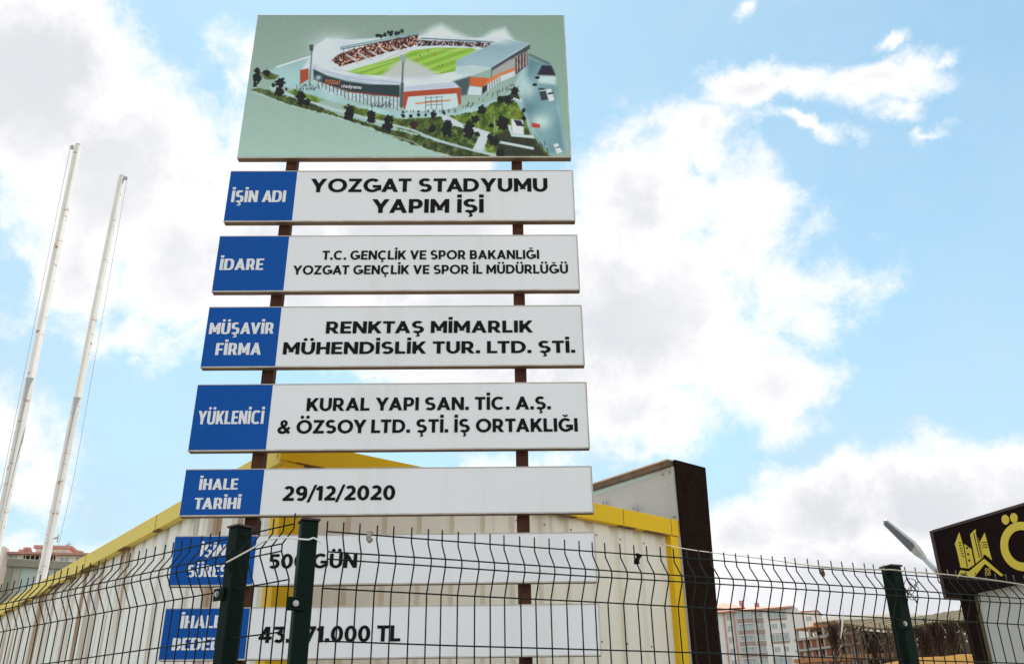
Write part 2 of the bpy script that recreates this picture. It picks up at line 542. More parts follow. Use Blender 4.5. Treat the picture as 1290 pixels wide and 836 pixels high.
class Glyphs:
    def __init__(self, t, th, k, sup=2.0):
        self.t, self.th, self.k, self.sup = t, th, k, sup      # stem, bar, width factor, superellipse exponent

    def rect(self, x0, y0, x1, y1):
        self.out.append([(x0, y0), (x1, y0), (x1, y1), (x0, y1)])

    def diag(self, x0, y0, x1, y1, w=None, y_lo=0, y_hi=1, ext=0.3):
        w = w or self.t
        dx, dy = x1 - x0, y1 - y0
        l = math.hypot(dx, dy)
        dx, dy = dx / l, dy / l
        nx, ny = -dy * w / 2, dx * w / 2
        a, b = (x0 - dx * ext, y0 - dy * ext), (x1 + dx * ext, y1 + dy * ext)
        p = _clip([(a[0] + nx, a[1] + ny), (b[0] + nx, b[1] + ny), (b[0] - nx, b[1] - ny), (a[0] - nx, a[1] - ny)], y_lo, y_hi)
        if len(p) > 2:
            self.out.append(p)

    def arc(self, cx, cy, rx, ry, a0, a1, t=None, th=None, n=None):
        t, th = t or self.t, th or self.th
        n = n or max(4, int(abs(a1 - a0) / 11))
        e = 2.0 / self.sup

        def pnt(a, rx_, ry_):
            c_, s_ = math.cos(a), math.sin(a)
            return (cx + math.copysign(abs(c_) ** e, c_) * rx_, cy + math.copysign(abs(s_) ** e, s_) * ry_)
        for i in range(n):
            b0, b1 = rad(a0 + (a1 - a0) * i / n), rad(a0 + (a1 - a0) * (i + 1) / n)
            self.out.append([pnt(b0, rx, ry), pnt(b1, rx, ry), pnt(b1, rx - t, ry - th), pnt(b0, rx - t, ry - th)])

    def disc(self, cx, cy, rx, ry=None, n=12):
        ry = ry or rx
        self.out.append([(cx + rx * math.cos(2 * math.pi * i / n), cy + ry * math.sin(2 * math.pi * i / n)) for i in range(n)])

    def glyph(self, ch):
        t, th, k = self.t, self.th, self.k
        self.out = []
        r, d, a = self.rect, self.diag, self.arc
        base = {'Ç': 'C', 'Ğ': 'G', 'İ': 'I', 'Ö': 'O', 'Ş': 'S', 'Ü': 'U'}.get(ch, ch)
        W = 0.3
        if base == 'I':
            W = t
            r(0, 0, t, 1)
        elif base == 'L':
            W = .62 * k
            r(0, 0, t, 1), r(t, 0, W, th)
        elif base == 'E':
            W = .66 * k
            r(0, 0, t, 1), r(t, 0, W, th), r(t, 1 - th, W, 1), r(t, .5 - th / 2, W * .92, .5 + th / 2)
        elif base == 'F':
            W = .65 * k
            r(0, 0, t, 1), r(t, 1 - th, W, 1), r(t, .46 - th / 2, W * .92, .46 + th / 2)
        elif base == 'T':
            W = .72 * k
            r(0, 1 - th, W, 1), r(W / 2 - t / 2, 0, W / 2 + t / 2, 1 - th)
        elif base == 'H':
            W = .80 * k
            r(0, 0, t, 1), r(W - t, 0, W, 1), r(t, .5 - th / 2, W - t, .5 + th / 2)
        elif base == 'O':
            W = 1.06 * k
            a(W / 2, .5, W / 2, .515, 0, 360)
        elif base in 'CG':
            W = (0.92 if base == 'C' else 1.0) * k
            rx = W / 2 if base == 'G' else W * .54
            a(rx, .5, rx, .515, 48, 312 if base == 'C' else 322)
            if base == 'G':
                r(W - t * .98, .12, W, .52), r(W * .52, .52 - th, W - t * .98, .52)
        elif base == 'S':
            W = .74 * k
            a(W / 2 - .01, .5 - th / 2 + .5 - (.5 - th / 2) / 2 + .0, W / 2, (1.03 - (.5 - th / 2)) / 2, 38, 270)
            cy_up = .5 - th / 2 + .5 - (.5 - th / 2) / 2
            self.out = []
            ry1 = (1.015 - (.5 - th / 2)) / 2
            ry2 = (.5 + th / 2 + .015) / 2
            a(W / 2 - .01, 1.015 - ry1, W / 2 - .02, ry1, 36, 270)
            a(W / 2, -.015 + ry2, W / 2, ry2, -146, 90)
        elif base in 'PR':
            W = .72 * k
            lo = .36 if base == 'P' else .36
            ry = (1 - lo + th * .3) / 2
            yc = 1 - ry
            r(0, 0, t, 1), r(t, 1 - th, W - ry * .9, 1), r(t, 1 - 2 * ry, W - ry * .9, 1 - 2 * ry + th)
            a(W - ry * .9, yc, ry * .9, ry, -90, 90)
            if base == 'R':
                W2 = .78 * k
                d(W * (.52 if k > .8 else .66), 1 - 2 * ry + th * .5, W2 - t * .52, 0, w=t * .95, y_hi=1 - 2 * ry + th * .6)
                W = W2
        elif base == 'B':
            W = .74 * k
            ry1 = (.5 + th * .5) / 2
            r(0, 0, t, 1)
            for y0, w_ in ((0, W), (1 - 2 * ry1, W * .93)):
                xe = w_ - ry1 * .9
                r(t, y0, xe, y0 + th), r(t, y0 + 2 * ry1 - th, xe, y0 + 2 * ry1)
                a(xe, y0 + ry1, ry1 * .9, ry1, -90, 90)
        elif base == 'D':
            W = .88 * k
            rx = min(.5, W * .58)
            r(0, 0, t, 1), r(t, 0, W - rx, th), r(t, 1 - th, W - rx, 1)
            a(W - rx, .5, rx, .5, -90, 90)
        elif base == 'U':
            W = .82 * k
            rx, ry = W / 2, .42
            r(0, ry - .015, t, 1), r(W - t, ry - .015, W, 1)
            a(W / 2, ry - .015, rx, ry, 180, 360)
        elif base == 'N':
            W = .84 * k
            r(0, 0, t, 1), r(W - t, 0, W, 1)
            d(t * .5, 1, W - t * .5, 0, w=t * .95)
        elif base == 'M':
            W = .98 * k
            r(0, 0, t, 1), r(W - t, 0, W, 1)
            d(t * .45, 1, W / 2, .30, w=t * .88, y_lo=.18, ext=.2), d(W - t * .45, 1, W / 2, .30, w=t * .88, y_lo=.18, ext=.2)
        elif base == 'V':
            W = .88 * k
            d(t * .5, 1, W / 2, .06), d(W - t * .5, 1, W / 2, .06)
        elif base == 'A':
            W = .92 * k
            d(t * .5, 0, W / 2, .94), d(W - t * .5, 0, W / 2, .94)
            r(W * .24, .20, W * .76, .20 + th * .95)
        elif base == 'Y':
            W = .88 * k
            r(W / 2 - t / 2, 0, W / 2 + t / 2, .42)
            d(t * .5, 1, W / 2, .40, y_lo=.30, ext=.12), d(W - t * .5, 1, W / 2, .40, y_lo=.30, ext=.12)
        elif base == 'K':
            W = .80 * k
            r(0, 0, t, 1)
            d(t * .8, .32, W - t * .52, 1, w=t * .95, ext=.14), d(W * .42, .60, W - t * .45, 0, w=t * .98, y_hi=.72, ext=.14)
        elif base == 'Z':
            W = .74 * k
            r(0, 1 - th, W - .02, 1), r(0.0, 0, W, th), d(t * .62, th * .5, W - t * .62, 1 - th * .5, w=t * .95, ext=.12)
        elif base == '0':
            W = .74 * max(k, .8)
            a(W / 2, .5, W / 2, .515, 0, 360)
        elif base == '1':
            W = .42
            r(W - t - .04, 0, W - .04, 1), d(W - t * .9, .93, .02, .74, w=th, ext=.02)
        elif base == '2':
            W = .68
            a(W / 2 - .01, .69, W / 2 - .01, .325, -28, 150), r(0, 0, W, th), d(t * .62, th * .7, W - t * .62, .56, w=t * .9, ext=.07)
        elif base == '3':
            W = .70
            r(.04, 1 - th, W - .04, 1), d(W * .40, .56, W - t * .70, 1 - th * .6, w=t * .8, ext=.05)
            a(W / 2, .315, W / 2, .33, -145, 100)
        elif base == '4':
            W = .80
            r(W - t - .14, 0, W - .14, 1), r(0, .20, W, .20 + th), d(t * .48, .28, W - t * .72 - .14, 1, w=t * .85, y_lo=.2, ext=.05)
        elif base == '5':
            W = .70
            r(.06, 1 - th, W - .05, 1), r(.06, .48, .06 + t * .85, 1), a(W / 2, .325, W / 2, .34, -145, 118)
        elif base == '7':
            W = .68
            r(0, 1 - th, W, 1), d(W * .32, 0, W - t * .55, 1 - th * .6, w=t * .95, ext=.08)
        elif base == '9':
            W = .72
            a(W / 2 - .01, .68, W / 2 - .01, .335, 0, 360), a(W / 2 - .04, .45, W / 2 + .03, .465, -125, 18)
        elif base == '/':
            W = .52
            d(.05, -.12, W - .05, 1.08, w=th * .85, y_lo=-.12, y_hi=1.08, ext=0.05)
        elif base == '.':
            W = t * 1.05
            r(0, 0, W, t * 1.05)
        elif base == '&':
            W = .86
            a(.40, .76, .25, .255, 0, 360, t=t * .82, th=th * .8)
            a(.34, .27, .34, .285, 60, 372, t=t * .9)
            d(.27, .66, .80, .02, w=t * .86, ext=.0)
            d(.60, .20, .78, .46, w=t * .8, ext=.02)
        elif base == 's':
            W = .46
            a(W / 2, .54, W / 2, .20, 36, 270, t=t * .8, th=th * .8), a(W / 2, .21, W / 2, .21, -146, 90, t=t * .8, th=th * .8)
        elif base == 't':
            W = .34
            r(.08, 0, .08 + t * .85, .95), r(0, .58, W, .58 + th * .85)
        elif base in 'ad':
            W = .60
            a(W / 2, .35, W / 2, .365, 0, 360, t=t * .85, th=th * .85), r(W - t * .85, 0, W, .72 if base == 'a' else 1)
        elif base == 'y':
            W = .60
            d(t * .5, .72, W / 2 + .02, .02, w=t * .85, y_lo=-.05, y_hi=.72), d(W - t * .5, .72, W * .32, -.28, w=t * .85, y_lo=-.28, y_hi=.72)
        elif base == 'u':
            W = .58
            r(0, .28, t * .85, .72), r(W - t * .85, 0, W, .72), a(W / 2, .28, W / 2, .29, 180, 360, t=t * .85, th=th * .85)
        elif base == 'm':
            W = .92
            r(0, 0, t * .85, .72), a(.27, .44, .27, .29, 0, 120, t=t * .85, th=th * .85), a(.65, .44, .27, .29, 0, 120, t=t * .85, th=th * .85)
            r(.54 - t * .85, 0, .54, .46), r(W - t * .85, 0, W, .46)
        elif base == ' ':
            W = .30 * k
        if ch == 'İ':
            r(W / 2 - t * .52, 1.10, W / 2 + t * .52, 1.10 + t * .98)
        if ch in 'ÖÜ':
            for sx in (-1, 1):
                self.disc(W / 2 + sx * t * .82, 1.10 + t * .5, t * .53)
        if ch == 'Ğ':
            a(W / 2, 1.30, .20 * max(k, .8), .20, 195, 345, t=th * .62, th=th * .62)
        if ch in 'ÇŞ':
            cx = W / 2
            r(cx - th * .35, -.12, cx + th * .35, .03)
            a(cx - .02, -.19, .15, .11, -130, 90, t=th * .55, th=th * .55)
        return self.out, W


GOTHAM = Glyphs(0.235, 0.195, 1.0, 2.05)
BOOK = Glyphs(0.228, 0.19, 0.98, 2.05)
NARROW = Glyphs(0.195, 0.150, 0.70, 3.1)


def lettering(text, font, u0, u1, v0, v1, place, mat, parent, name='printed_word', gap=0.13, depth=0.0012, rot=0.0):
    """text filling u0..u1 with baseline v0 and cap line v1; place(u, v, lift) gives the world point on the surface"""
    x = 0
    items = []
    word = []
    nw = 0
    for i, ch in enumerate(text):
        nw += ch == ' '
        polys, w = font.glyph(ch)
        kern = 0
        if i and (text[i - 1] + ch) in ('AT', 'TA', 'AV', 'VA', 'LT', 'YA', 'AY', 'GA', 'LY', 'OY', 'TY', 'Y ', 'AD', 'İY', 'Kİ', '/1', '/2', '2/', '9/'):
            kern = -0.07
        x += kern
        items += [([(p[0] + x, p[1]) for p in q]) for q in polys]
        word += [nw] * len(polys)
        x += w + (gap if ch != ' ' else gap * 0.3)
    total = x - gap
    sx, sy = (u1 - u0) / total, (v1 - v0)
    mbs = [MB() for _ in range(nw + 1)]
    ca, sa = math.cos(rot), math.sin(rot)
    for k, q in enumerate(items):
        lift = depth + 0.00006 * (k % 9)
        pts = []
        for p in q:
            a, b = p[0] * sx, p[1] * sy
            pts.append(place(u0 + a * ca - b * sa, v0 + a * sa + b * ca, lift))
        # face towards the viewer
        nrm = (pts[1] - pts[0]).cross(pts[2] - pts[1])
        ref = place(u0, v0, 1) - place(u0, v0, 0)
        if nrm.dot(ref) < 0:
            pts.reverse()
        mbs[word[k]].poly(pts)
    return [m_.build(name, mat, parent) for m_ in mbs]


# ------------------------------------------------------------------ the project sign
SIGN_YAW = rad(1.1375)
SP = VP(0, 4.6, math.pi / 2 - SIGN_YAW)            # runs to the right; its right-hand side faces the camera
sign = thing('project_sign', 'tall construction sign of eight stacked boards on two rusty posts', 'sign', SP.pt(-0.66, 0, -0.07))
PANELS = [
    ((327.7, 20.5), (709.9, 19), (720.3, 197.3), (295, 199.9), None),
    ((291.5, 216.4), (721.3, 214.2), (724.9, 277.4), (280.7, 279.9), (375, 367.2)),
    ((276.9, 298.8), (726.9, 294.6), (730.7, 364.5), (266.5, 368.3), (364, 356.9)),
    ((263.5, 387.2), (732.8, 384.2), (736.5, 460.4), (252.7, 462.5), (354.8, 346.4)),
    ((248.9, 484.3), (738.6, 481.3), (743.2, 565.1), (237.2, 567.2), (343.5, 335.1)),
    ((234.2, 590.2), (745.3, 587.7), (748.3, 647.1), (226.3, 648.4), (332.6, 327.6)),
    ((221.1, 673.2), (749.5, 671.6), (752.5, 734.9), (212.2, 735.9), (323.4, 317.8)),
    ((208.6, 763.6), (755.8, 762), (757, 827.3), (200.3, 830), (314.5, 308.6)),
]
TEXTS = [
    None,
    [('YOZGAT STADYUMU', 'G', 391.6, 689.7, 225.1, 241.9), ('YAPIM İŞİ', 'G', 469, 609.3, 251, 268.2), ('İŞİN ADI', 'N', 292, 360.2, 240.3, 254.8)],
    [('T.C. GENÇLİK VE SPOR BAKANLIĞI', 'B', 406.3, 679.2, 315.5, 326.8), ('YOZGAT GENÇLİK VE SPOR İL MÜDÜRLÜĞÜ', 'B', 369.4, 715.6, 333.9, 345.2), ('İDARE', 'N', 277.3, 332.2, 326, 340.2)],
    [('RENKTAŞ MİMARLIK', 'G', 410.9, 670.8, 404.3, 419.4), ('MÜHENDİSLİK TUR. LTD. ŞTİ.', 'G', 356.9, 724.4, 430.0, 445.3), ('MÜŞAVİR', 'N', 264, 345.2, 406.4, 420.6), ('FİRMA', 'N', 271.9, 329.3, 432, 447)],
    [('KURAL YAPI SAN. TİC. A.Ş.', 'G', 386.6, 693.8, 500.2, 516.5), ('& ÖZSOY LTD. ŞTİ. İŞ ORTAKLIĞI', 'G', 350.2, 727.7, 527.8, 544.7), ('YÜKLENİCİ', 'N', 249.7, 332.6, 517.3, 534)],
    [('29/12/2020', 'G', 356.9, 497.9, 611.5, 629.9), ('İHALE', 'N', 251.4, 300, 602.7, 616.5), ('TARİHİ', 'N', 245.1, 303.3, 626.6, 640.8)],
    [('500 GÜN', 'G', 338.7, 450, 697, 715.2), ('İŞİN', 'N', 252.8, 284.5, 685.5, 700.4), ('SÜRESİ', 'N', 236.3, 291, 711.3, 726.1)],
    [('43.771.000 TL', 'G', 326.2, 504.5, 787.9, 808.3), ('İHALE', 'N', 228, 279.5, 774.7, 790.5), ('BEDELİ', 'N', 217.2, 280.5, 802.7, 818.3)],
]
FONTS = {'G': (GOTHAM, 'letter_black', 0.085), 'B': (BOOK, 'letter_black', 0.085), 'N': (NARROW, 'letter_white', 0.055)}
T_PANEL = 0.045


def sp_place(u, v, lift):
    return SP.pt(u, v, lift)


panel_rects = []
for i, (tl, tr, br, bl, div) in enumerate(PANELS):
    h = [SP.hit(*q) for q in (tl, tr, br, bl)]
    uL, uR = (h[0][0] + h[3][0]) / 2, (h[1][0] + h[2][0]) / 2
    zT, zB = (h[0][1] + h[1][1]) / 2, (h[2][1] + h[3][1]) / 2
    panel_rects.append((uL, uR, zB, zT))
    mb = MB()
    b = -T_PANEL
    p = SP.pt
    c = [p(uL, zB, 0), p(uR, zB, 0), p(uR, zT, 0), p(uL, zT, 0), p(uL, zB, b), p(uR, zB, b), p(uR, zT, b), p(uL, zT, b)]
    mb.v += [tuple(q) for q in c]
    for q, m_ in (((0, 1, 2, 3), 0), ((5, 4, 7, 6), 1), ((4, 5, 1, 0), 1), ((1, 5, 6, 2), 2), ((3, 2, 6, 7), 2), ((4, 0, 3, 7), 1)):
        mb.f.append(q)
        mb.m.append(m_)
    pan = mb.build('picture_panel' if i == 0 else 'info_panel', [M['sign_white'], M['sign_edge'], M['sign_side']], sign)
    # thin folded rim around the face
    rim = MB()
    e = 0.006
    rim.slab(SP, uL - .001, uR + .001, zB - .001, zB + e, -.002, .0025, 0)
    rim.slab(SP, uR - e, uR + .001, zB + e, zT, -.002, .0025, 0)
    rim.slab(SP, uL, uR - e, zT - e * .6, zT + .001, -.002, .0025, 0)
    rim.build('panel_rim', M['rim'], pan)
    if div:
        ud = (SP.hit(div[0], tl[1])[0] + SP.hit(div[1], bl[1])[0]) / 2
        blue = MB()
        blue.slab(SP, uL + .001, ud, zB + e, zT - e * .6, -.001, .0012)
        blue.build('blue_field', M['sign_blue'], pan)
        for (txt, fk, x0, x1, y0, y1) in TEXTS[i]:
            ym = (y0 + y1) / 2
            a, b2 = SP.hit(x0, ym), SP.hit(x1, ym)
            v1 = (SP.hit(x0, y0)[1] + SP.hit(x1, y0)[1]) / 2
            v0 = (SP.hit(x0, y1)[1] + SP.hit(x1, y1)[1]) / 2
            fnt, mt, gp = FONTS[fk]
            lettering(txt, fnt, a[0], b2[0], v0, v1, sp_place, M[mt], pan, gap=gp, depth=0.0022)

# posts of the sign: square rusty tubes behind the boards
top_z = panel_rects[0][3] - 0.12
for xs, ys in (((367.5, 209), (315, 655)), ((650.2, 209), (660.5, 655))):
    bp = VP(*SP.pt(0, 0, -T_PANEL - 0.001).xy, SP.az)
    u = (bp.hit(xs[0], xs[1])[0] + bp.hit(*ys)[0]) / 2
    mb = MB()
    mb.slab(SP, u - .033, u + .033, 0, top_z, -T_PANEL - .068, -T_PANEL - .002)
    mb.build('post', M['rust_steel'], sign, bevel=0.004)
    for (uL, uR, zB, zT) in panel_rects:          # short brackets that hold each board
        for zz in (zB + .05, zT - .05):
            mb = MB()
            mb.slab(SP, u - .05, u + .05, zz - .012, zz + .012, -T_PANEL - .0018, -T_PANEL + .0, 0)
            mb.build('bracket', M['rust_steel'], sign)


# ---- the printed aerial picture of a stadium on the top board, painted into the colours of a fine grid
def paint_picture():
    uL, uR, zB, zT = panel_rects[0]
    e = 0.008
    uL, uR, zB, zT = uL + .002, uR - e, zB + e, zT - e * .7
    nu, nv = 560, 270
    U, V = np.meshgrid(np.linspace(uL, uR, nu), np.linspace(zB, zT, nv))
    o = np.array([*SP.o]); uu = np.array([*SP.u]); nn = np.array([*SP.n])
    lift = 0.0012
    P = np.stack([o[0] + uu[0] * U + nn[0] * lift, o[1] + uu[1] * U + nn[1] * lift, V], -1)
    # picture coordinates: the board's own affine-projective chart (one unit = one pixel of the studied photograph)
    Q = P - np.array([0, 0, EYE_Z])
    qx, qy, qz = Q @ np.array(CAM_X), Q @ np.array(CAM_Y), Q @ np.array(CAM_Z)
    X, Y = CX + F_PX * qx / qz, CY - F_PX * qy / qz
    XL, YL = (X - 300) * 4.645, (Y - 20) * 4.645            # the two detail charts, left and right half
    A_ = lambda x, y: (x, y)
    B_ = lambda x, y: (x + 929, y)
    img = np.empty(U.shape + (3,))
    g = np.clip(YL / 836, 0, 1)[..., None]
    img[:] = (1 - g) * np.array([134, 153, 143]) + g * np.array([162, 187, 178])
    side = np.clip((XL - 1500) / 400, 0, 1)[..., None]
    img[:] = img * (1 - side * .5) + np.array([128, 158, 140]) * side * .5

    def noise(sc, seed):
        r_ = np.random.default_rng(seed)
        gx, gy = int(1950 / sc) + 3, int(900 / sc) + 3
        G = r_.random((gy, gx))
        fx, fy = np.clip(XL / sc + 1, 0, gx - 2.01), np.clip(YL / sc + 1, 0, gy - 2.01)
        ix, iy = fx.astype(int), fy.astype(int)
        tx, ty = fx - ix, fy - iy
        return (G[iy, ix] * (1 - tx) + G[iy, ix + 1] * tx) * (1 - ty) + (G[iy + 1, ix] * (1 - tx) + G[iy + 1, ix + 1] * tx) * ty
    n_f, n_m, n_c, n_l = noise(9, 1), noise(26, 2), noise(6, 3), noise(90, 4)

    def sdf(pts):
        p_ = np.array(pts, float)
        d = np.full(U.shape, 1e9)
        inside = np.zeros(U.shape, bool)
        for i in range(len(p_)):
            a, b = p_[i], p_[(i + 1) % len(p_)]
            ex, ey = b - a
            wx, wy = XL - a[0], YL - a[1]
            t_ = np.clip((wx * ex + wy * ey) / (ex * ex + ey * ey + 1e-9), 0, 1)
            d = np.minimum(d, (wx - ex * t_) ** 2 + (wy - ey * t_) ** 2)
            if abs(ey) > 1e-9:
                cnd = (a[1] <= YL) != (b[1] <= YL)
                inside ^= cnd & (XL < a[0] + ex * (YL - a[1]) / ey)
        return np.where(inside, -1, 1) * np.sqrt(d)

    def fill(pts, col, soft=3.0, op=1.0, tex=None, jag=0.0):
        d = sdf(pts)
        if jag:
            d = d + (n_f - .5) * jag + (n_m - .5) * jag
        al = np.clip(.5 - d / (2 * soft), 0, 1)[..., None] * op
        c_ = np.array(col, float)
        if tex is not None:
            c_ = c_ + tex[..., None] * np.array([1., 1., 1.])
        img[:] = img * (1 - al) + c_ * al

    def line(a, b, w, col, op=1.0, soft=2.0):
        (x0, y0), (x1, y1) = a, b
        ex, ey = x1 - x0, y1 - y0
        t_ = np.clip(((XL - x0) * ex + (YL - y0) * ey) / (ex * ex + ey * ey), 0, 1)
        d = np.hypot(XL - x0 - ex * t_, YL - y0 - ey * t_) - w / 2
        al = np.clip(.5 - d / (2 * soft), 0, 1)[..., None] * op
        img[:] = img * (1 - al) + np.array(col, float) * al

    def blobc(x, y, r_, col, op=1.0, jag=.5):
        d = np.hypot(XL - x, (YL - y) * .95) - r_ + (n_f - .5) * r_ * jag * 1.4 + (n_c - .5) * r_ * jag * .8
        al = np.clip(.5 - d / 5, 0, 1)[..., None] * op
        img[:] = img * (1 - al) + np.array(col, float) * al

    def glow(x, y, rx, ry, col, op):
        al = np.exp(-(((XL - x) / rx) ** 2 + ((YL - y) / ry) ** 2))[..., None] * op
        img[:] = img * (1 - al) + np.array(col, float) * al
    pale = (200, 207, 220)
    # beams of haze behind the rim
    glow(560, 190, 120, 75, (214, 220, 228), .9)
    fill([B_(110, 135), B_(200, 75), B_(260, 52), B_(330, 90), B_(440, 140)], (214, 222, 226), 22, .9)
    fill([B_(480, 140), B_(560, 90), B_(632, 72), B_(665, 120), B_(680, 150)], (214, 222, 226), 18, .9)
    # plaza and forecourt
    fill([A_(170, 325), A_(225, 300), A_(420, 240), A_(470, 400), A_(700, 520), A_(940, 560), B_(350, 560), B_(640, 470), B_(700, 380), B_(770, 240),
          B_(880, 290), B_(930, 420), B_(960, 600), B_(1000, 790), B_(900, 812), B_(830, 720), B_(760, 660), B_(700, 500), B_(600, 500), B_(470, 560),
          B_(340, 600), B_(270, 590), A_(930, 600), A_(620, 520), A_(480, 480), A_(320, 430), A_(230, 400)], (160, 190, 192), 7, .95, (n_l - .5) * 26)
    fill([B_(760, 240), B_(880, 280), B_(935, 420), B_(950, 560), B_(985, 790), B_(900, 810), B_(820, 700), B_(745, 560), B_(735, 480), B_(760, 400)], (104, 138, 150), 16, .75, (n_l - .5) * 50)
    glow(B_(840, 620)[0], 620, 60, 45, (205, 222, 214), .8)
    glow(B_(770, 430)[0], 430, 45, 60, (200, 218, 214), .7)
    line(A_(225, 300), A_(440, 232), 9, (214, 214, 222))
    # outer ring (roof of the bowl)
    fill([A_(360, 330), A_(425, 235), A_(450, 175), A_(520, 130), A_(640, 140), B_(100, 118), B_(420, 128), B_(620, 130), B_(775, 165), B_(690, 240),
          B_(555, 306), B_(420, 356), B_(335, 384), B_(372, 424), B_(40, 445), A_(940, 405), A_(800, 398), A_(640, 375), A_(520, 345), A_(440, 312)], pale, 5, 1.0, (n_l - .5) * 16)
    for a_, b_, w_ in ((A_(445, 300), A_(640, 362), 26), (A_(640, 362), A_(940, 392), 22), (B_(45, 430), B_(330, 410), 22)):
        line(a_, b_, w_, (168, 178, 194), .75, 12)
    for a_, b_ in ((A_(520, 330), A_(700, 372)), (A_(700, 372), A_(930, 388)), (B_(60, 420), B_(330, 392)), (A_(560, 308), A_(760, 356))):
        line(a_, b_, 3, (150, 158, 174), .7, 2)
    # stands with crowd
    crowd = np.where(n_c > .68, 80, np.where(n_c < .45, -55, 0)) + (n_f - .5) * 60
    fill([A_(545, 262), A_(572, 235), A_(640, 205), A_(800, 160), A_(940, 128), B_(125, 112), B_(118, 170), B_(40, 192), A_(820, 240), A_(700, 275), A_(600, 300)],
         (118, 78, 62), 3, 1.0, crowd, 6)
    for i_ in range(6):
        t_ = i_ / 5
        line(A_(640 + 330 * t_, 232 - 62 * t_), A_(690 + 330 * t_, 262 - 62 * t_), 11, (205, 205, 215), .8)
    line(A_(600, 302), B_(0, 205), 9, (202, 208, 214))
    line(A_(700, 322), B_(60, 200), 4, (190, 130, 90), .5)
    fill([B_(120, 142), B_(300, 148), B_(560, 158), B_(520, 186), B_(300, 174), B_(120, 178)], (88, 72, 74), 3, 1.0, crowd * .8, 4)
    for x_ in range(150, 540, 62):
        line(B_(x_, 150), B_(x_ - 12, 180), 6, (198, 202, 210), .8)
    line(B_(140, 132), B_(570, 154), 7, (84, 116, 118))
    line(A_(600, 185), B_(125, 100), 9, (130, 160, 160))
    line(A_(600, 196), B_(125, 112), 5, (70, 84, 90))
    for x_ in range(14):
        t_ = x_ / 13
        line(A_(612 + 420 * t_, 190 - 74 * t_), A_(620 + 420 * t_, 215 - 74 * t_), 4, (90, 100, 104), .8)
    for x_, y_ in ((815, 118), (835, 120), (880, 100), (895, 108), (925, 104), (940, 100), (960, 90), (860, 112), (900, 96)):
        blobc(x_, y_, 10, (22, 28, 32))
    # pitch with mown stripes
    fill([A_(640, 326), A_(720, 300), A_(940, 238), B_(90, 202), B_(250, 186), B_(440, 190), B_(472, 200), B_(420, 228), B_(352, 258), B_(345, 325), B_(250, 342),
          A_(1022, 345), A_(840, 350), A_(720, 345)], (138, 176, 70), 3, 1.0, (((XL * .35 + YL * 1.0) // 22) % 2) * 20 - 8)
    line(B_(130, 205), B_(430, 200), 4, (206, 196, 150), .6)
    line(A_(700, 326), A_(920, 262), 3, (235, 240, 210), .7)
    line(B_(110, 325), B_(250, 332), 3, (235, 240, 210), .5)
    for _ in range(14):
        blobc(B_(60 + 330 * rng.random(), 0)[0], 205 + 90 * rng.random(), 3, (200, 80, 60) if rng.random() < .5 else (60, 90, 40))
    # white beam of the floodlight
    fill([A_(962, 250), A_(905, 290), A_(838, 352), A_(900, 366), B_(180, 366), B_(245, 342), B_(150, 290), B_(60, 250)], (186, 188, 190), 12, .93)
    line(A_(470, 300), A_(640, 345), 12, (214, 218, 230), .7, 8)
    # big roof of the main stand
    fill([B_(345, 262), B_(470, 205), B_(560, 165), B_(640, 138), B_(778, 166), B_(690, 214), B_(640, 245), B_(553, 306), B_(440, 292), B_(350, 300)], (146, 172, 182), 4, 1.0, (n_l - .5) * 22)
    fill([B_(345, 300), B_(440, 290), B_(553, 305), B_(440, 345), B_(345, 340)], (176, 196, 196), 9, .9)
    glow(B_(610, 150)[0], 150, 70, 22, (205, 216, 222), .6)
    # its facade
    fill([B_(553, 306), B_(652, 243), B_(778, 168), B_(780, 192), B_(692, 240), B_(692, 330), B_(550, 372)], (66, 74, 78), 3)
    fill([B_(556, 322), B_(652, 262), B_(692, 244), B_(692, 330), B_(610, 355), B_(553, 380)], (172, 168, 168), 6, .9)
    fill([B_(694, 245), B_(762, 200), B_(764, 290), B_(694, 345)], (92, 56, 52), 3, 1, (n_f - .5) * 60)
    for x_ in (705, 722, 740, 756):
        line(B_(x_, 245 - (x_ - 694) * .55), B_(x_, 335 - (x_ - 694) * .7), 6, (188, 194, 200), .8)
    fill([B_(425, 356), B_(545, 366), B_(500, 420), B_(425, 408)], (192, 100, 52), 3)
    fill([B_(545, 362), B_(688, 302), B_(690, 322), B_(608, 352), B_(500, 420)], (206, 120, 72), 4)
    fill([B_(502, 420), B_(608, 352), B_(690, 322), B_(692, 350), B_(600, 392), B_(505, 460)], (196, 204, 208), 3)
    for i_ in range(7):
        line(B_(512 + i_ * 15, 416 - i_ * 9), B_(512 + i_ * 15, 446 - i_ * 9), 5, (80, 86, 90), .8)
    fill([B_(418, 412), B_(502, 420), B_(497, 465), B_(415, 462)], (192, 208, 212), 3)
    fill([B_(500, 418), B_(528, 402), B_(524, 440), B_(498, 462)], (44, 48, 52), 4)
    fill([B_(330, 384), B_(428, 356), B_(425, 408), B_(408, 462), B_(375, 468), B_(372, 420)], (70, 84, 90), 7, .95)
    # dark fascia band with glazing
    fill([A_(362, 318), A_(412, 308), A_(412, 372), A_(362, 402)], (160, 76, 50), 3)
    fill([A_(440, 312), A_(520, 352), A_(640, 385), A_(760, 402), A_(945, 406), A_(945, 474), A_(800, 468), A_(640, 440), A_(520, 400), A_(442, 368)], (44, 62, 66), 3)
    fill([A_(442, 368), A_(520, 400), A_(640, 440), A_(800, 468), A_(945, 474), A_(945, 560), A_(800, 520), A_(640, 490), A_(520, 450), A_(445, 395)], (176, 192, 196), 3, 1, (n_f - .5) * 50)
    line(A_(442, 372), A_(640, 444), 6, (120, 50, 36), .8)
    line(A_(640, 444), A_(940, 474), 7, (150, 54, 36), .9)
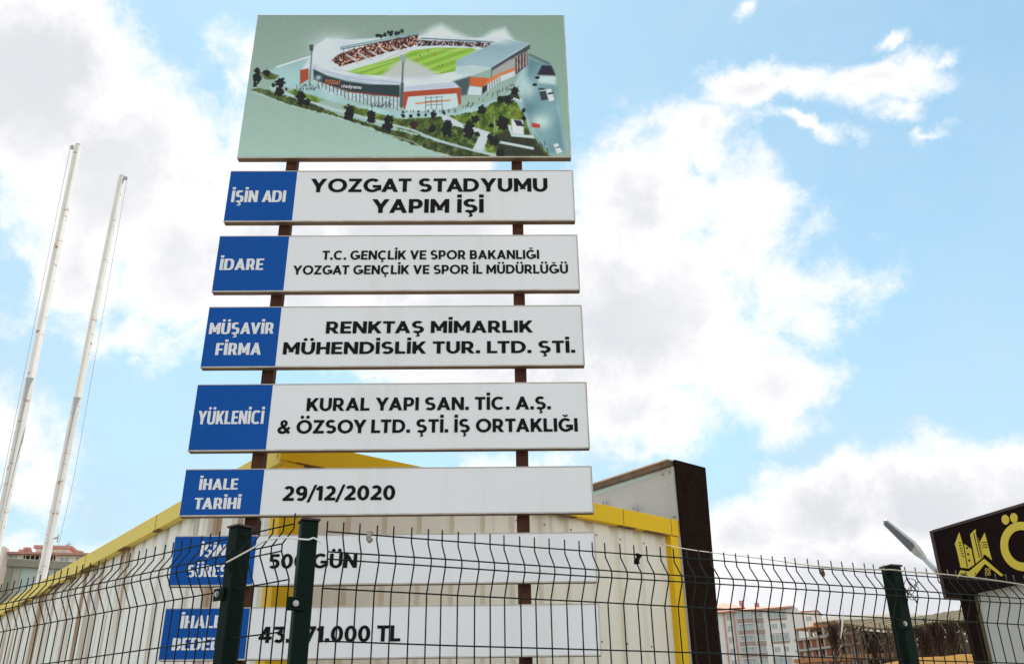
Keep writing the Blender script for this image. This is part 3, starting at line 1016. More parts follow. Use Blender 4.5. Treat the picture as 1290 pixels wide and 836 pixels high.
    for i_ in range(22):
        x_ = 470 + i_ * 22
        yt = np.interp(x_, [442, 520, 640, 800, 945], [374, 404, 444, 472, 480])
        line(A_(x_, yt), A_(x_, yt + np.interp(x_, [442, 945], [24, 70])), 5, (50, 58, 66), .8)
    glow(470, 362, 18, 14, (200, 222, 226), .8)
    # orange portal
    fill([B_(40, 445), B_(372, 420), B_(376, 512), B_(360, 530), B_(45, 548), B_(34, 530)], (168, 74, 48), 3)
    fill([B_(66, 474), B_(350, 454), B_(362, 530), B_(262, 556), B_(45, 560)], (190, 208, 212), 3)
    line(B_(110, 514), B_(312, 494), 8, (206, 120, 72))
    for x_ in (168, 200, 232, 264):
        line(B_(x_, 474), B_(x_ + 1, 548), 4, (84, 92, 96), .8)
    for y_ in (480, 502, 524):
        line(B_(166, y_), B_(264, y_ - 6), 4, (96, 104, 108), .8)
    # lawns, verge, paths
    grass = (n_m - .5) * 60 + (n_f - .5) * 40
    fill([A_(80, 436), A_(118, 416), A_(420, 512), A_(620, 590), A_(860, 655), A_(1022, 695), B_(200, 720), B_(450, 790), B_(570, 826), B_(320, 826),
          B_(0, 720), A_(800, 665), A_(640, 610), A_(500, 572), A_(300, 520)], (68, 80, 36), 4, 1, grass * 1.3, 8)
    fill([A_(120, 330), A_(175, 328), A_(242, 352), A_(215, 374), A_(160, 372)], (96, 106, 62), 4, 1, grass)
    fill([A_(288, 440), A_(330, 430), A_(496, 490), A_(462, 512), A_(330, 470)], (104, 132, 54), 4, 1, grass, 6)
    fill([A_(590, 536), A_(640, 520), A_(930, 600), B_(20, 600), B_(20, 680), A_(900, 630), A_(720, 585)], (100, 118, 50), 4, 1, grass, 8)
    fill([B_(0, 605), B_(110, 600), B_(262, 590), B_(300, 640), B_(400, 655), B_(465, 680), B_(480, 720), B_(440, 785), B_(220, 715), B_(0, 655)], (74, 90, 36), 4, 1, grass * 1.3, 8)
    fill([B_(300, 588), B_(470, 560), B_(620, 480), B_(690, 500), B_(735, 560), B_(765, 650), B_(800, 715), B_(880, 800), B_(895, 826), B_(580, 826),
          B_(508, 790), B_(540, 700), B_(480, 662), B_(350, 625)], (94, 114, 38), 4, 1, grass * 1.3, 10)
    fill([B_(560, 700), B_(700, 640), B_(800, 720), B_(890, 826), B_(600, 826)], (44, 44, 34), 16, .85)
    fill([B_(655, 470), B_(690, 410), B_(722, 470), B_(722, 498)], (54, 66, 40), 4)
    line(B_(640, 470), B_(728, 498), 8, (206, 214, 220))
    line(B_(728, 498), B_(690, 400), 5, (206, 214, 220), .8)
    pts = [A_(190, 420), A_(320, 470), A_(560, 548), A_(860, 628), A_(1022, 668), B_(230, 728), B_(450, 788), B_(575, 815)]
    for a_, b_ in zip(pts[:-1], pts[1:]):
        line(a_, b_, 13, (176, 194, 200), .95, 3)
    pts = [A_(85, 446), A_(300, 524), A_(500, 574), A_(700, 632), A_(860, 690), A_(1022, 736), B_(150, 775), B_(330, 824)]
    for a_, b_ in zip(pts[:-1], pts[1:]):
        line(a_, b_, 4, (190, 206, 206), .8, 2)
    fill([B_(262, 580), B_(310, 590), B_(400, 640), B_(545, 680), B_(500, 792), B_(448, 778), B_(484, 690), B_(330, 640), B_(268, 610)], (194, 202, 208), 4)
    line(B_(598, 738), B_(795, 776), 15, (188, 202, 202))
    # trees of the print
    dark = (10, 14, 12)
    for x_, y_, r_ in ((110, 325, 17), (165, 335, 20), (112, 365, 26), (100, 400, 16), (205, 408, 12), (245, 392, 27), (242, 440, 25), (366, 470, 26), (366, 500, 22), (400, 508, 20),
                       (650, 552, 26), (646, 582, 26), (778, 580, 24), (776, 606, 24), (880, 610, 26), (874, 646, 30), (282, 430, 8)):
        blobc(x_, y_, r_, dark)
    for x_, y_, r_ in ((36, 585, 11), (36, 565, 6), (80, 588, 10), (127, 580, 8), (127, 560, 5), (168, 582, 8), (215, 578, 17), (98, 640, 24), (208, 663, 23), (295, 640, 28), (292, 672, 30),
                       (425, 645, 28), (420, 680, 32), (497, 548, 24), (460, 603, 21), (608, 490, 20), (650, 492, 28), (572, 733, 27), (605, 805, 26), (472, 695, 14), (543, 705, 14),
                       (622, 630, 38), (276, 570, 9), (552, 640, 14), (742, 556, 11), (690, 440, 22), (740, 600, 12)):
        blobc(x_ + 929, y_, r_, (60, 34, 34) if (x_, y_) == (98, 640) else dark)
    blobc(B_(705, 580)[0], 580, 18, (120, 124, 40))
    # figures on the forecourt
    for _ in range(120):
        k_ = rng.random()
        if k_ < .35:
            x_, y_ = 340 + 140 * rng.random(), 395 + 34 * rng.random()
        elif k_ < .6:
            x_, y_ = 775 + 120 * rng.random(), 500 + 30 * rng.random()
        else:
            x_ = 929 + 380 + 330 * rng.random()
            y_ = 520 - (x_ - 929 - 380) * .42 + 30 * rng.random()
        line((x_, y_), (x_, y_ + 11), 3, (50, 46, 54), .85, 1.5)
    for _ in range(26):
        x_ = 929 + 30 + 330 * rng.random()
        line((x_, 545 + 12 * rng.random()), (x_, 565), 4, (44, 42, 50), .7, 1.5)
    # floodlight masts and lamp posts
    line(A_(432, 190), A_(418, 400), 9, (112, 122, 126))
    fill([A_(416, 172), A_(440, 168), A_(438, 206), A_(420, 206)], (70, 78, 80), 2)
    line(A_(966, 250), A_(955, 528), 11, (100, 112, 116))
    line(A_(960, 400), A_(955, 530), 20, (74, 86, 90), .8)
    fill([A_(946, 228), A_(986, 228), A_(980, 272), A_(952, 272)], (146, 160, 158), 2)
    line(B_(572, 585), B_(570, 705), 3, (170, 182, 180))
    line(B_(782, 600), B_(782, 715), 3, (120, 130, 132))
    fill([B_(788, 624), B_(838, 636), B_(836, 658), B_(790, 652)], (178, 66, 50), 2)
    # kiosk, buildings and cars at the right
    fill([B_(648, 645), B_(668, 640), B_(676, 690), B_(800, 700), B_(805, 718), B_(670, 706)], (190, 206, 208), 3)
    fill([B_(668, 604), B_(738, 612), B_(744, 696), B_(676, 690)], (208, 218, 222), 2.5)
    fill([B_(682, 608), B_(726, 614), B_(744, 648), B_(702, 644)], (40, 38, 66), 2.5)
    fill([B_(850, 290), B_(905, 292), B_(930, 352), B_(820, 348)], (46, 36, 54), 5)
    fill([B_(820, 350), B_(930, 354), B_(930, 404), B_(830, 392)], (196, 212, 212), 9, .9)
    line(B_(775, 228), B_(890, 280), 14, (84, 104, 112), .8, 5)
    for x_, y_ in ((822, 362), (806, 404)):
        line(B_(x_ - 5, y_), B_(x_ + 6, y_), 16, (30, 38, 40))
    fill([B_(828, 424), B_(864, 424), B_(884, 490), B_(846, 496)], (54, 62, 70), 3)
    fill([B_(872, 432), B_(902, 428), B_(922, 494), B_(892, 500)], (222, 228, 228), 3)
    line(B_(888, 456), B_(910, 452), 12, (60, 70, 80))
    line(B_(836, 440), B_(866, 436), 6, (196, 206, 208))
    fill([B_(916, 752), B_(940, 746), B_(968, 796), B_(938, 806)], (220, 228, 228), 3)
    line(B_(932, 772), B_(950, 768), 8, (90, 104, 112))
    for x_, y_ in ((752, 660), (766, 665), (838, 742), (848, 752), (862, 735), (880, 775)):
        line(B_(x_, y_), B_(x_ + 4, y_ + 20), 4, (40, 44, 60), .9)
    line(B_(800, 690), B_(890, 800), 3, (60, 70, 100), .6)
    # fine grain over the whole print, then more contrast
    img[:] += ((n_c - .5) * 7)[..., None]
    img[:] = 132 + (img - 128) * 1.17
    c = np.clip(img, 4, 250) / 255
    lin = np.where(c <= .04045, c / 12.92, ((c + .055) / 1.055) ** 2.4)
    lin = np.clip(lin * PRINT_GAIN, 0, .9)
    me = bpy.data.meshes.new('printed_picture')
    idx = np.arange(nu * nv).reshape(nv, nu)
    quads = np.stack([idx[:-1, :-1], idx[:-1, 1:], idx[1:, 1:], idx[1:, :-1]], -1).reshape(-1, 4)
    me.vertices.add(nu * nv)
    me.vertices.foreach_set('co', P.reshape(-1))
    me.loops.add(quads.size)
    me.loops.foreach_set('vertex_index', quads.reshape(-1).astype(np.int32))
    me.polygons.add(len(quads))
    me.polygons.foreach_set('loop_start', np.arange(0, quads.size, 4, dtype=np.int32))
    me.polygons.foreach_set('loop_total', np.full(len(quads), 4, dtype=np.int32))
    me.update(calc_edges=True)
    at = me.color_attributes.new('print', 'FLOAT_COLOR', 'POINT')
    at.data.foreach_set('color', np.concatenate([lin, np.ones(U.shape + (1,))], -1).reshape(-1).astype(np.float32))
    m = bpy.data.materials.new('print')
    m.use_nodes = True
    a = m.node_tree.nodes.new('ShaderNodeAttribute')
    a.attribute_name = 'print'
    bs = m.node_tree.nodes['Principled BSDF']
    m.node_tree.links.new(a.outputs['Color'], bs.inputs['Base Color'])
    bs.inputs['Roughness'].default_value = 0.4
    bs.inputs['Specular IOR Level'].default_value = 0.3
    me.materials.append(m)
    ob = bpy.data.objects.new('printed_picture', me)
    COL.objects.link(ob)
    put(ob, [o_ for o_ in sign.children if o_.name.startswith('picture_panel')][0])
    tag(ob, 'green-grey print of an aerial view of a football stadium')


PRINT_GAIN = 1.15
paint_picture()
_pp = [o_ for o_ in sign.children if o_.name.startswith('picture_panel')][0]


def pic(x, y):
    return SP.hit(300 + x / 4.645, 20 + y / 4.645)


a_, b_ = pic(506, 394), pic(594, 412)
lettering('YOZGAT', GOTHAM, a_[0], b_[0] + .002, a_[1] - .004, a_[1] + .030, sp_place, M['letter_orange'], _pp, depth=.0025, rot=rad(-8))
a_, b_ = pic(601, 420), pic(720, 440)
lettering('stadyumu', GOTHAM, a_[0], b_[0], a_[1] - .002, a_[1] + .026, sp_place, M['letter_white'], _pp, depth=.0025, rot=rad(-6))

# ------------------------------------------------------------------ the mesh fences
CORNER = at_range(388, 657, 2.6)
FR = VP(CORNER.x, CORNER.y, rad(67.5))       # to the right, right-hand side faces the camera
FL = VP(CORNER.x, CORNER.y, rad(-53))        # to the left; its left-hand side faces the camera
WIRE_R = 0.0023


def fence_sheet(root, pl, sgn, s0, s1, dz, step=0.05, fold2=True):
    """folded wire sheet: sgn is the side towards the street"""
    prof = [(2.172, 0), (2.128, 0), (2.078, .036), (2.056, .036), (1.984, 0), (1.60, 0), (1.545, .036), (1.523, .036), (1.455, 0), (1.05, 0),
            (1.0, .036), (0.98, .036), (0.91, 0), (0.40, 0), (0.345, .036), (0.323, .036), (0.255, 0), (0.06, 0)]
    me = None
    n = int(abs(s1 - s0) / step)
    d = 1 if s1 > s0 else -1
    for i in range(n + 1):
        s = s0 + d * step * i
        pts = [pl.pt(s, z + dz, sgn * o) - pl.pt(s, 0, 0) for z, o in prof]
        if me is None:
            me = MB().tube(pts, WIRE_R, 5).mesh('vertical_wire', M['green_wire'])
            me.polygons.foreach_set('use_smooth', [True] * len(me.polygons))
        ob = bpy.data.objects.new('vertical_wire', me)
        ob.location = pl.pt(s + random.uniform(-.0015, .0015), 0, 0)
        ob.rotation_euler = (random.uniform(-.0015, .0015), random.uniform(-.0015, .0015), 0)
        COL.objects.link(ob)
        put(ob, root)
    for z, o in ((2.141, 0), (2.077, .036), (2.056, .036), (1.984, 0), (1.844, 0), (1.800, 0) if sgn > 5 else (1.60, 0), (1.544, .036), (1.523, .036), (1.455, 0), (1.25, 0), (1.05, 0),
                 (1.0, .036), (.98, .036), (.91, 0), (.70, 0), (.40, 0), (.345, .036), (.323, .036), (.255, 0), (.08, 0)):
        k = max(2, int(abs(s1 - s0) / .4))
        ph = random.uniform(0, 6)
        pts = [pl.pt(s0 + (s1 - s0) * j / k, z + dz + .0012 * math.sin(ph + j * 1.7), sgn * (o + WIRE_R * 1.8)) for j in range(k + 1)]
        MB().tube(pts, WIRE_R, 5).build('horizontal_wire', M['green_wire'], root, smooth=True)


def fence_post(root, pl, sgn, s, top, w=0.047, off=0.0, clamps=(0.0,), lean=0.0):
    mb = MB()
    o0, o1 = (-.034 + off, .022 + off)
    a, b = (o0, o1) if sgn > 0 else (-o1, -o0)
    p = pl.pt
    mb.hexa([p(s - w / 2, 0, a), p(s + w / 2, 0, a), p(s + w / 2, 0, b), p(s - w / 2, 0, b),
             p(s - w / 2 + lean, top, a), p(s + w / 2 + lean, top, a), p(s + w / 2 + lean, top, b), p(s - w / 2 + lean, top, b)])
    po = mb.build('fence_post', M['green_post'], root, bevel=0.005)
    cp = MB()
    cp.slab(pl, s - w / 2 - .004 + lean, s + w / 2 + .004 + lean, top, top + .007, a - .004, b + .004)
    cp.build('post_cap', M['post_cap'], po, bevel=0.002)
    for cz in clamps:
        c = MB()
        q = b if sgn > 0 else a
        e = .008 * sgn
        lo, hi = sorted((q, q + e))
        sh = w * .5 * (1 if sgn < 0 else -1)
        c.slab(pl, s + sh - .024, s + sh + .024, cz - .018, cz + .018, lo, hi)
        cl = c.build('clamp', M['green_post'], po, bevel=0.002)
        bt = MB()
        ctr = pl.pt(s + sh, cz, q + e)
        nrm = Vector((pl.n.x, pl.n.y, 0)) * sgn
        bt.tube([ctr, ctr + nrm * .006], .0085, 8)
        bt.tube([ctr + nrm * .006, ctr + nrm * .010], .0052, 6)
        bt.build('bolt', M['galvanised'], po)
    return po


right_fence = thing('wire_fence', 'green welded wire fence running to the right of the corner post', 'fence', FR.pt(0, 0), 'green folded wire fences')
fence_post(right_fence, FR, 1, 0.004, 2.165, clamps=(1.935,))
fence_sheet(right_fence, FR, 1, 0.055, 5.4, 0.0)
ps, pz = FR.hit(1121, 714)
fence_post(right_fence, FR, 1, ps + .01, pz, clamps=(FR.hit(1143, 787)[1],))
fence_post(right_fence, FR, 1, ps + 2.5, pz, clamps=(1.93,))
left_fence = thing('wire_fence', 'green welded wire fence running to the left in front of the yellow cabin', 'fence', FL.pt(.33, 0), 'green folded wire fences')
ls, lz = FL.hit(301.5, 665)
fence_post(left_fence, FL, -1, ls, lz, clamps=(FL.hit(283, 750)[1],))
fence_post(left_fence, FL, -1, ls + 2.5, lz, clamps=(1.95,))
fence_sheet(left_fence, FL, -1, 0.06, 5.0, 0.028)

# ------------------------------------------------------------------ the white site cabin with yellow trim
KC = at_range(357, 552, 5.3)
AZ1 = rad(-39.116)
WL = VP(KC.x, KC.y, AZ1)                 # left wall; left-hand side is outside
WR = VP(KC.x, KC.y, AZ1 + math.pi / 2)   # right wall; right-hand side is outside
ROOF_Z = 3.30
FAS = 0.135
cabin = thing('site_cabin', 'white corrugated site cabin with yellow fascia and rust streaks', 'cabin', (KC.x, KC.y, 0))
LEN_L, LEN_R = 8.0, WR.hit(869, 836)[0]


def corrugated(pl, sgn, s0, s1, z0, z1, base, pitch=0.26, groove=0.055, slope=0.022, depth=0.026):
    prof = [(s0, 0)]
    s = math.floor(s0 / pitch) * pitch
    pts = []
    while s < s1 + pitch:
        for ds, o in ((0, 0), (pitch - groove - 2 * slope, 0), (pitch - groove - slope, -depth), (pitch - slope, -depth)):
            pts.append((s + ds, o))
        s += pitch
    pts = [q for q in pts if s0 + 1e-4 < q[0] < s1 - 1e-4]

    def off(ss):
        f = (ss % pitch)
        a, b, c = pitch - groove - 2 * slope, pitch - groove - slope, pitch - slope
        if f <= a:
            return 0
        if f <= b:
            return -depth * (f - a) / slope
        if f <= c:
            return -depth
        return -depth * (1 - (f - c) / slope)
    pts = [(s0, off(s0))] + pts + [(s1, off(s1))]
    mb = MB()
    for (a, oa), (b, ob) in zip(pts[:-1], pts[1:]):
        if b - a < 1e-5:
            continue
        q = [pl.pt(a, z0, sgn * (oa + base)), pl.pt(b, z0, sgn * (ob + base)), pl.pt(b, z1, sgn * (ob + base)), pl.pt(a, z1, sgn * (oa + base))]
        r_ = [pl.pt(a, z0, sgn * (oa + base - .002)), pl.pt(b, z0, sgn * (ob + base - .002)), pl.pt(b, z1, sgn * (ob + base - .002)), pl.pt(a, z1, sgn * (oa + base - .002))]
        mb.poly(q if sgn > 0 else q[::-1])
        mb.poly(r_[::-1] if sgn > 0 else r_)
    return mb


PW = 1.04
for k in range(int(LEN_L / PW) + 1):
    a, b = max(.12, k * PW), min(LEN_L, (k + 1) * PW)
    if b - a > .1:
        corrugated(WL, -1, a, b, .05, ROOF_Z - .03, -.05).build('wall_panel', M['cabin_streaked'], cabin)
for k in range(int(LEN_R / PW) + 1):
    a, b = max(.06, k * PW), min(LEN_R - .08, (k + 1) * PW)
    if b - a > .1:
        corrugated(WR, 1, a, b, .05, ROOF_Z - .03, -.05).build('wall_panel', M['cabin_white'], cabin)
# fascia beams
f1 = MB(); f1.slab(WL, .0, LEN_L + .03, ROOF_Z - FAS - .02, ROOF_Z - .03, -.012, .045)
f1.build('fascia', M['yellow_lit'], cabin, bevel=.004)
f2 = MB(); f2.slab(WR, -.012, LEN_R + .02, ROOF_Z - FAS, ROOF_Z, -.045, .012)
f2.build('fascia', M['yellow_paint'], cabin, bevel=.004)
x = 0.3
while x < LEN_L:
    l = random.uniform(.1, .5)
    e1 = MB(); e1.slab(WL, x, x + l, ROOF_Z - FAS - .026, ROOF_Z - FAS - .018, -.0135, .03)
    e1.build('rusty_edge', M['rust_edge'], cabin)
    x += l + random.uniform(.1, .8)
x = 0.1
while x < LEN_R - .3:
    l = random.uniform(.08, .4)
    e2 = MB(); e2.slab(WR, x, x + l, ROOF_Z - FAS - .006, ROOF_Z - FAS + .001, -.03, .0135)
    e2.build('rusty_edge', M['rust_edge'], cabin)
    x += l + random.uniform(.1, .6)
# corner posts
for s0, s1, d0, mt in ((.022, .15, -.125, 'yellow_paint'), (LEN_R - .10, LEN_R + .015, -.06, 'yellow_paint')):
    c = MB(); c.slab(WR, s0, s1, 0, ROOF_Z - FAS - .004, d0, .006)
    c.build('corner_post', M[mt], cabin, bevel=.004)
c = MB(); c.slab(WL, LEN_L - .1, LEN_L + .03, 0, ROOF_Z - FAS - .03, -.008, .05)
c.build('corner_post', M['yellow_lit'], cabin, bevel=.004)
# joints of the fascia, screws in the wall sheets
for px in (783, 700, 842):
    s_ = WR.hit(px, 640)[0]
    c = MB(); c.slab(WR, s_, s_ + .005, ROOF_Z - FAS + .003, ROOF_Z - .004, .0115, .0135)
    c.build('fascia_joint', M['rust_edge'], cabin)
for px in (200, 120, 60):
    s_ = WL.hit(px, 650)[0]
    c = MB(); c.slab(WL, s_, s_ + .008, ROOF_Z - FAS - .017, ROOF_Z - .034, -.0135, -.0115)
    c.build('fascia_joint', M['rust_edge'], cabin)
for k in range(12):
    for zz in (ROOF_Z - FAS - .09, ROOF_Z - 1.0):
        s_ = .20 + k * .26
        if s_ < LEN_R - .15:
            c = MB(); ctr = WR.pt(s_ + .08, zz + random.uniform(-.004, .004), -.051)
            c.tube([ctr, ctr + Vector((WR.n.x, WR.n.y, 0)) * .006], .007, 6)
            c.build('screw', M['rust_edge'], cabin)
# flat roof and the two far walls
r_ = MB()
n_ = WR
r_.hexa([n_.pt(.03, ROOF_Z - .06, -.04), n_.pt(LEN_R - .02, ROOF_Z - .06, -.04), n_.pt(LEN_R - .02, ROOF_Z - .06, -LEN_L), n_.pt(.03, ROOF_Z - .06, -LEN_L),
         n_.pt(.03, ROOF_Z - .015, -.04), n_.pt(LEN_R - .02, ROOF_Z - .015, -.04), n_.pt(LEN_R - .02, ROOF_Z - .015, -LEN_L), n_.pt(.03, ROOF_Z - .015, -LEN_L)])
r_.build('roof', M['roof_sheet'], cabin)
w_ = MB()
w_.slab(WR, .1, LEN_R, 0, ROOF_Z - .07, -LEN_L, -LEN_L + .04)
w_.build('back_wall', M['cabin_white'], cabin)
w_ = MB()
w_.slab(WR, LEN_R - .06, LEN_R - .02, 0, ROOF_Z - .07, -LEN_L + .05, -.07)
w_.build('end_wall', M['cabin_white'], cabin)

# ------------------------------------------------------------------ tall dark column with grey cladding behind the cabin's right end
PQ = WR.hit(846, 582)
TOPZ = 3.806
DC0 = PQ[0] + .012
DCW = .40
portal = thing('entrance_pylon', 'tall dark brown pylon with grey sheet side wall beside the cabin', 'pylon', WR.pt(DC0, 0))
c = MB()
_w = WR.pt
c.hexa([_w(DC0, 0, -.30), _w(DC0 + .25, 0, -.30), _w(DC0 + .25, 0, .03), _w(DC0, 0, .03),
        _w(DC0, TOPZ + .012, -.30), _w(DC0 + DCW, TOPZ + .012, -.30), _w(DC0 + DCW, TOPZ + .012, .03), _w(DC0, TOPZ + .012, .03)])
c.build('column', M['dark_brown'], portal, bevel=.008)
SW = VP(*WR.pt(DC0 - .010, 0, .012).xy, AZ1)       # side wall running back; left-hand side faces the camera
LSW = 2.9
for k, (a, b, mt) in enumerate(((0, .24, 'grey_sheet'), (.243, 1.2, 'grey_sheet'), (1.203, LSW, 'grey_sheet'))):
    c = MB(); c.slab(SW, a, b, 0, TOPZ - .05, -.002 if k else -.010, .012)
    c.build('cladding_sheet', M[mt], portal, bevel=.002)
c = MB(); c.slab(SW, .245, LSW, TOPZ - .085, TOPZ - .05, -.005, -.0025)
c.build('pale_strip', M['pale_strip'], portal)
c = MB(); c.slab(SW, .006, LSW, TOPZ - .048, TOPZ - .004, -.05, .36)
c.build('cap_trim', M['brown_cap'], portal, bevel=.004)
c = MB(); c.slab(SW, .006, LSW, TOPZ - .0035, TOPZ + .008, -.06, .37)
c.build('cap_flashing', M['cap_tan'], portal)
for px, py in ((845, 588), (836, 598), (851, 651), (845, 595)):
    s_, z_ = SW.hit(px, py)
    c = MB()
    ctr = SW.pt(s_, z_, -.014); nn_ = Vector((-SW.n.x, -SW.n.y, 0))
    c.tube([ctr, ctr + nn_ * .006], .007, 6)
    c.build('screw', M['rust_edge'], portal)
for px, py in ((763, 634), (801, 641)):
    s_, z_ = SW.hit(px, py)
    c = MB()
    p0 = SW.pt(s_ + .06, z_ - .09, -.03); p1 = SW.pt(s_, z_ + .01, -.03); p2 = SW.pt(s_ - .05, z_ + .0, -.04); p3 = SW.pt(s_ - .03, z_ - .05, -.03)
    c.tube([p0, p1, p2, p3], .008, 5)
    c.build('wire_bracket', M['galvanised'], portal)

# ------------------------------------------------------------------ shop sign box at the right
BO = at_range(1180, 752, 8.0)
BX = VP(BO.x, BO.y, rad(160))               # runs towards the camera side (right in the picture); right-hand side faces west
s_, z_ = BX.hit(1174.2, 669)
_, zb = BX.hit(1190, 752.5)
BS0 = (s_ + BX.hit(1190, 752.5)[0]) / 2
BZ0, BZ1 = zb, z_
BL = 2.6
shop = thing('shop_sign', 'dark brown box sign with yellow house logo and letter on posts', 'sign', BX.pt(BS0 + .4, 0))
c = MB(); c.slab(BX, BS0, BS0 + BL, BZ0, BZ1, -.30, 0)
c.build('sign_box', M['box_brown'], shop, bevel=.006)
c = MB()
c.slab(BX, BS0 - .012, BS0 + .02, BZ0 - .006, BZ1 + .006, -.31, .008)
c.slab(BX, BS0 + .02, BS0 + BL, BZ1 - .012, BZ1 + .008, -.31, .008)
c.build('box_trim', M['box_trim'], shop)


def bxh(x, y):
    return BX.hit(1080 + x / 3.543, 600 + y / 3.543)


def bx_poly(pts, mt, name, lift=.004):
    n = len(pts)
    P_ = [bxh(*q) for q in pts]
    c_ = MB()
    c_.poly([BX.pt(a, b, lift) for a, b in P_])
    for i in range(n):
        (a, b), (a2, b2) = P_[i], P_[(i + 1) % n]
        c_.poly([BX.pt(a, b, .0008), BX.pt(a2, b2, .0008), BX.pt(a2, b2, lift), BX.pt(a, b, lift)])
    return c_.build(name, M[mt], shop)


bx_poly([(437, 300), (456, 248), (480, 330), (478, 300), (510, 322), (524, 392), (498, 409), (463, 405), (446, 330)], 'logo_yellow', 'logo_tower')
bx_poly([(505, 258), (528, 234), (564, 358), (531, 387)], 'logo_yellow', 'logo_tower')
bx_poly([(548, 292), (570, 250), (602, 372), (572, 347), (563, 350)], 'logo_yellow', 'logo_tower')
bx_poly([(442, 459), (462, 417), (500, 423), (568, 366), (654, 440), (643, 444), (571, 388), (520, 453), (478, 434), (462, 440)], 'logo_yellow', 'logo_roof', .005)
for a_, b_ in (((520, 250), (546, 362)), ((530, 246), (556, 360)), ((474, 296), (492, 404))):
    x0, y0 = a_; x1, y1 = b_
    bx_poly([(x0, y0), (x0 + 3, y0), (x1 + 3, y1), (x1, y1)], 'logo_line', 'logo_line', .0065)
for i_ in range(6):
    y_ = 292 + i_ * 12
    bx_poly([(454 + i_ * 3, y_), (464 + i_ * 3, y_ + 1), (464 + i_ * 3, y_ + 5), (454 + i_ * 3, y_ + 4)], 'logo_line', 'logo_line', .0065)
for i_ in range(3):
    bx_poly([(487 + i_ * 5, 312 + i_ * 28), (496 + i_ * 5, 314 + i_ * 28), (497 + i_ * 5, 323 + i_ * 28), (489 + i_ * 5, 321 + i_ * 28)], 'logo_line', 'logo_window', .0065)
    bx_poly([(555 + i_ * 3, 292 + i_ * 11), (579 + i_ * 3, 290 + i_ * 11), (579 + i_ * 3, 293 + i_ * 11), (555 + i_ * 3, 295 + i_ * 11)], 'logo_line', 'logo_line', .0065)
# small dark figures at the foot of the logo
for cx_, cy_ in ((476, 446), (586, 424)):
    for k_ in (-7, 7):
        for j_ in (-9, 9):
            c_ = MB()
            ring = [(cx_ + k_ + 6 * math.cos(w), cy_ + j_ + 8 * math.sin(w)) for w in [2 * math.pi * q / 10 for q in range(10)]]
            if cx_ == 476 and j_ > 0:
                continue
            rin = [(cx_ + k_ + 3.4 * math.cos(w), cy_ + j_ + 5 * math.sin(w)) for w in [2 * math.pi * q / 10 for q in range(10)]]
            for q in range(10):
                w_ = [BX.pt(*bxh(*z), .0075) for z in (ring[q], ring[(q + 1) % 10], rin[(q + 1) % 10], rin[q])]
                c_.poly(w_)
            c_.build('logo_numeral', M['logo_yellow'] if cx_ == 586 else M['logo_line'], shop)
# the big letter O with two dots
o0 = bxh(636, 300)
oc = bxh(738, 315)
zt_, zb_ = bxh(738, 196)[1], bxh(738, 425)[1]
ow = oc[0] - o0[0]
ring = MB()
for q in range(32):
    w0, w1 = 2 * math.pi * q / 32, 2 * math.pi * (q + 1) / 32
    ry = (zt_ - zb_) / 2
    zc = (zt_ + zb_) / 2
    t1, t2 = .64, .66

    def rp(w, k1, k2, l):
        return BX.pt(oc[0] + math.cos(w) * ow * k1, zc + math.sin(w) * ry * k2, l)
    ring.poly([rp(w0, 1, 1, .006), rp(w1, 1, 1, .006), rp(w1, t1, t2, .006), rp(w0, t1, t2, .006)])
    ring.poly([rp(w0, 1, 1, .001), rp(w1, 1, 1, .001), rp(w1, 1, 1, .006), rp(w0, 1, 1, .006)])
    ring.poly([rp(w0, t1, t2, .001), rp(w1, t1, t2, .001), rp(w1, t1, t2, .006), rp(w0, t1, t2, .006)])
ring.build('lettering', M['logo_yellow'], shop)
for x_, y_ in ((663, 192), (701, 184)):
    a_, b_ = bxh(x_, y_)
    rr = (bxh(x_, y_ - 23)[1] - bxh(x_, y_ + 23)[1]) / 2
    rw = (bxh(x_ + 17, y_)[0] - bxh(x_ - 17, y_)[0]) / 2
    d_ = MB()
    d_.poly([BX.pt(a_ + rw * math.cos(2 * math.pi * q / 18), b_ + rr * math.sin(2 * math.pi * q / 18), .006) for q in range(18)])
    for q in range(18):
        w0, w1 = 2 * math.pi * q / 18, 2 * math.pi * (q + 1) / 18
        d_.poly([BX.pt(a_ + rw * math.cos(w0), b_ + rr * math.sin(w0), .001), BX.pt(a_ + rw * math.cos(w1), b_ + rr * math.sin(w1), .001),
                 BX.pt(a_ + rw * math.cos(w1), b_ + rr * math.sin(w1), .006), BX.pt(a_ + rw * math.cos(w0), b_ + rr * math.sin(w0), .006)])
    d_.build('letter_dot', M['logo_yellow'], shop)
BX2 = VP(*BX.pt(0, 0, -.06).xy, BX.az)
s0_ = BX2.hit(1209, 756)[0]
s1_ = BX2.hit(1226, 752)[0]
c = MB(); c.slab(BX, s0_, s1_, 0, BZ0, -.16, -.06)
c.build('post', M['dark_brown'], shop, bevel=.004)
c = MB(); c.slab(BX, BS0 + BL - .3, BS0 + BL - .12, 0, BZ0, -.16, -.058)
c.build('post', M['dark_brown'], shop, bevel=.004)
c = MB(); c.slab(BX, s1_ + .004, BS0 + BL - .304, .4, BZ0 - .002, -.12, -.075)
c.build('lower_board', M['panel_grey'], shop)
c = MB(); c.slab(BX, s1_ + .004, s1_ + .03, .4, BZ0 - .004, -.074, -.066)
c.build('board_edge_strip', M['tin_canopy'], shop)

